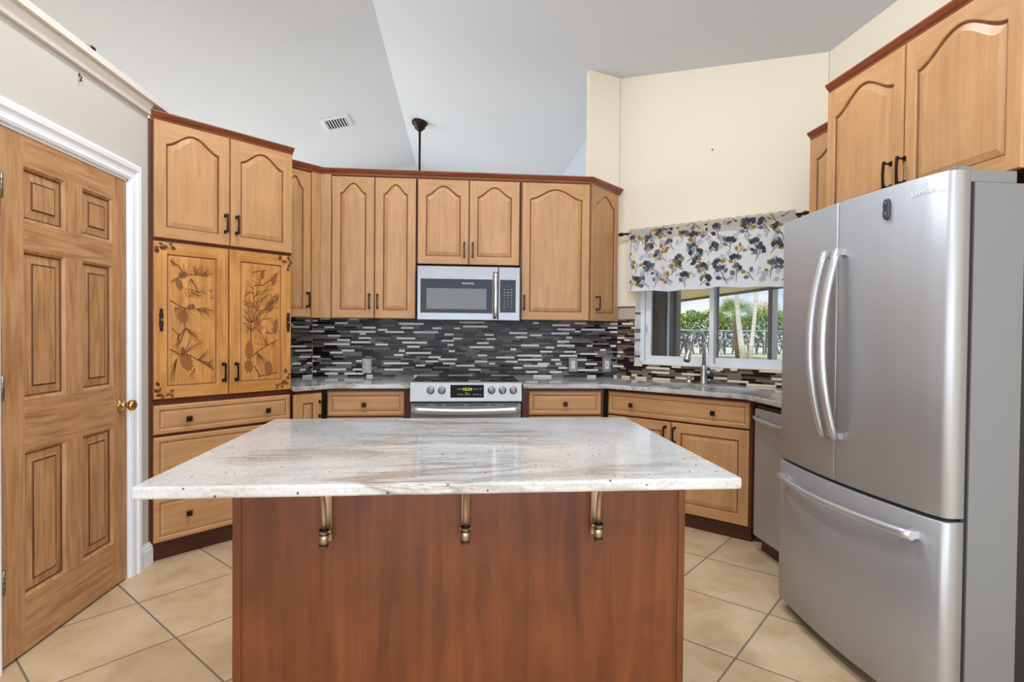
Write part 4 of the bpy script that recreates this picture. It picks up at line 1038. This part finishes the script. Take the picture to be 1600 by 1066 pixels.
for k in range(9000):
    x = rr.uniform(-9, 9); topz = 2.75+.22*math.sin(x*1.3)+.15*math.sin(x*3.7); zz = 1.45+(topz-1.45)*rr.random()**.8
    f = (zz-1.45)/(topz-1.45)
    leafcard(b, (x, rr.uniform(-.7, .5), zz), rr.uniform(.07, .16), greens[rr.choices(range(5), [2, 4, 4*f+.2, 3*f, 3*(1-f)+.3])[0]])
for k in range(4200):
    x = rr.uniform(-9, 9); leafcard(b, (x, rr.uniform(-.3, .7), rr.uniform(.5, 1.7)), rr.uniform(.06, .14), greens[rr.choice([0, 4, 4])])
b.build('foliage', hd)
b = MB()
for k in range(34):
    x = -9+k*.54+rr.uniform(-.15, .15)
    for q_ in range(3): b.tube([(x, .2, 0), (x+rr.uniform(-.3, .3), .2, .7), (x+rr.uniform(-.5, .5), .2, 1.6)], [.045, .035, .025], plain('hedge stem', (92, 84, 66), .8), 6)
b.build('stem', hd)
trunk_m = mat('pale palm trunk', lambda t, b: t.links.new(ramp(t, noise(t, coords(t, (2, 2, 9)), 2, 4), [(.3, lin(198, 178, 166)), (.7, lin(238, 224, 218))]), b.inputs['Base Color']))
trunk_b = mat('rusty palm trunk', lambda t, b: t.links.new(ramp(t, noise(t, coords(t, (2, 2, 9)), 3, 4), [(.3, lin(120, 74, 44)), (.7, lin(176, 128, 90))]), b.inputs['Base Color']))
fr_m = [plain('palm frond '+str(i), c_, .5) for i, c_ in enumerate(((70, 108, 34), (124, 162, 54), (176, 200, 78), (214, 196, 84)))]
def palm(name, loc, path, rads, tm, crown, n, L, label, fan=False):
    t = thing(name, loc, 0, label, 'palm'); b = MB(); b.tube(path, rads, tm, 12); b.build('trunk', t)
    b = MB(); c0 = Vector(path[-1])+Vector((0, 0, crown))
    for k in range(n):
        az = rr.uniform(0, 2*math.pi); el = rr.uniform(-.35, 1.3); d = Vector((math.cos(az)*math.cos(el), math.sin(az)*math.cos(el), math.sin(el))); ln = L*rr.uniform(.75, 1.1)
        side = d.cross(Vector((0, 0, 1))).normalized(); m = fr_m[rr.choices(range(4), [4, 4, 3, 1])[0]]
        if fan:
            hub = c0+d*ln*.45; up_ = side.cross(d).normalized(); tilt = rr.uniform(-.5, .5); fan_n = (side*math.cos(tilt)+up_*math.sin(tilt)).normalized()
            b.face([c0-side*.012, c0+side*.012, hub+side*.012, hub-side*.012], m)
            for j in range(13):
                a = (j-6)*.21; dd = (d*math.cos(a)+fan_n*math.sin(a)).normalized(); tip = hub+dd*ln*.6*rr.uniform(.8, 1.1)+Vector((0, 0, -.16*abs(a))); w = fan_n*math.cos(a)*.016-d*math.sin(a)*.016
                b.face([hub, hub+dd*ln*.3+w, tip, hub+dd*ln*.3-w], fr_m[rr.choices(range(4), [3, 4, 4, 1])[0]])
        else:
            pts = [c0+d*ln*s+Vector((0, 0, -.55*ln*s*s)) for s in (0, .25, .5, .75, 1)]
            for j in range(len(pts)-1):
                for s in range(5):
                    p = pts[j].lerp(pts[j+1], s/5)
                    for sg in (-1, 1):
                        tip = p+side*sg*.42*(1-.14*j)+d*.22+Vector((0, 0, -.12)); b.face([p-d*.02, p+d*.03, tip], m)
    b.build('crown', t); return t
# coordinates from the base of each trunk
palm('palm_tree', (14.70, 27.8, -.12), [(0, 0, 0), (-.20, 0, .9), (-.36, 0, 2.0), (-.50, 0, 3.4), (-.62, 0, 5.6)], [.20, .15, .125, .115, .11], trunk_m, .1, 26, 1.9, 'pale palm trunk leaning left across the lawn outside the window')
palm('palm_tree', (14.92, 27.7, -.12), [(0, 0, 0), (.08, 0, .9), (.20, 0, 2.0), (.30, 0, 3.4), (.4, 0, 6.2)], [.15, .11, .10, .095, .09], trunk_m, .1, 26, 1.9, 'slim pale palm trunk leaning right beside the left leaning one')
palm('fan_palm', (15.95, 31.0, -.12), [(0, 0, 0), (-.1, 0, 1.0), (-.15, 0, 1.7), (-.2, 0, 2.3)], [.12, .13, .17, .12], trunk_b, .05, 58, 1.45, 'bushy fan palm with rusty trunk behind the two pale trunks', fan=True)
ot = thing('shrub', (22.0, 38.6, -.12), 0, 'golden orange shrub rising above the hedge right of the palms', 'shrub')
b = MB()
for k in range(1300):
    v = Vector((rr.gauss(0, .42), rr.gauss(0, .3), 2.45+abs(rr.gauss(0, .5)))); leafcard(b, v, rr.uniform(.07, .15), rr.choice([plain('orange leaf', (214, 150, 56), .6), plain('yellow leaf', (206, 178, 70), .6), greens[2]]))
b.build('foliage', ot)
b = MB(); b.tube([(0, 0, 0), (0, 0, 3.2)], [.06, .03], plain('hedge stem', (92, 84, 66), .8), 6); b.build('stem', ot)
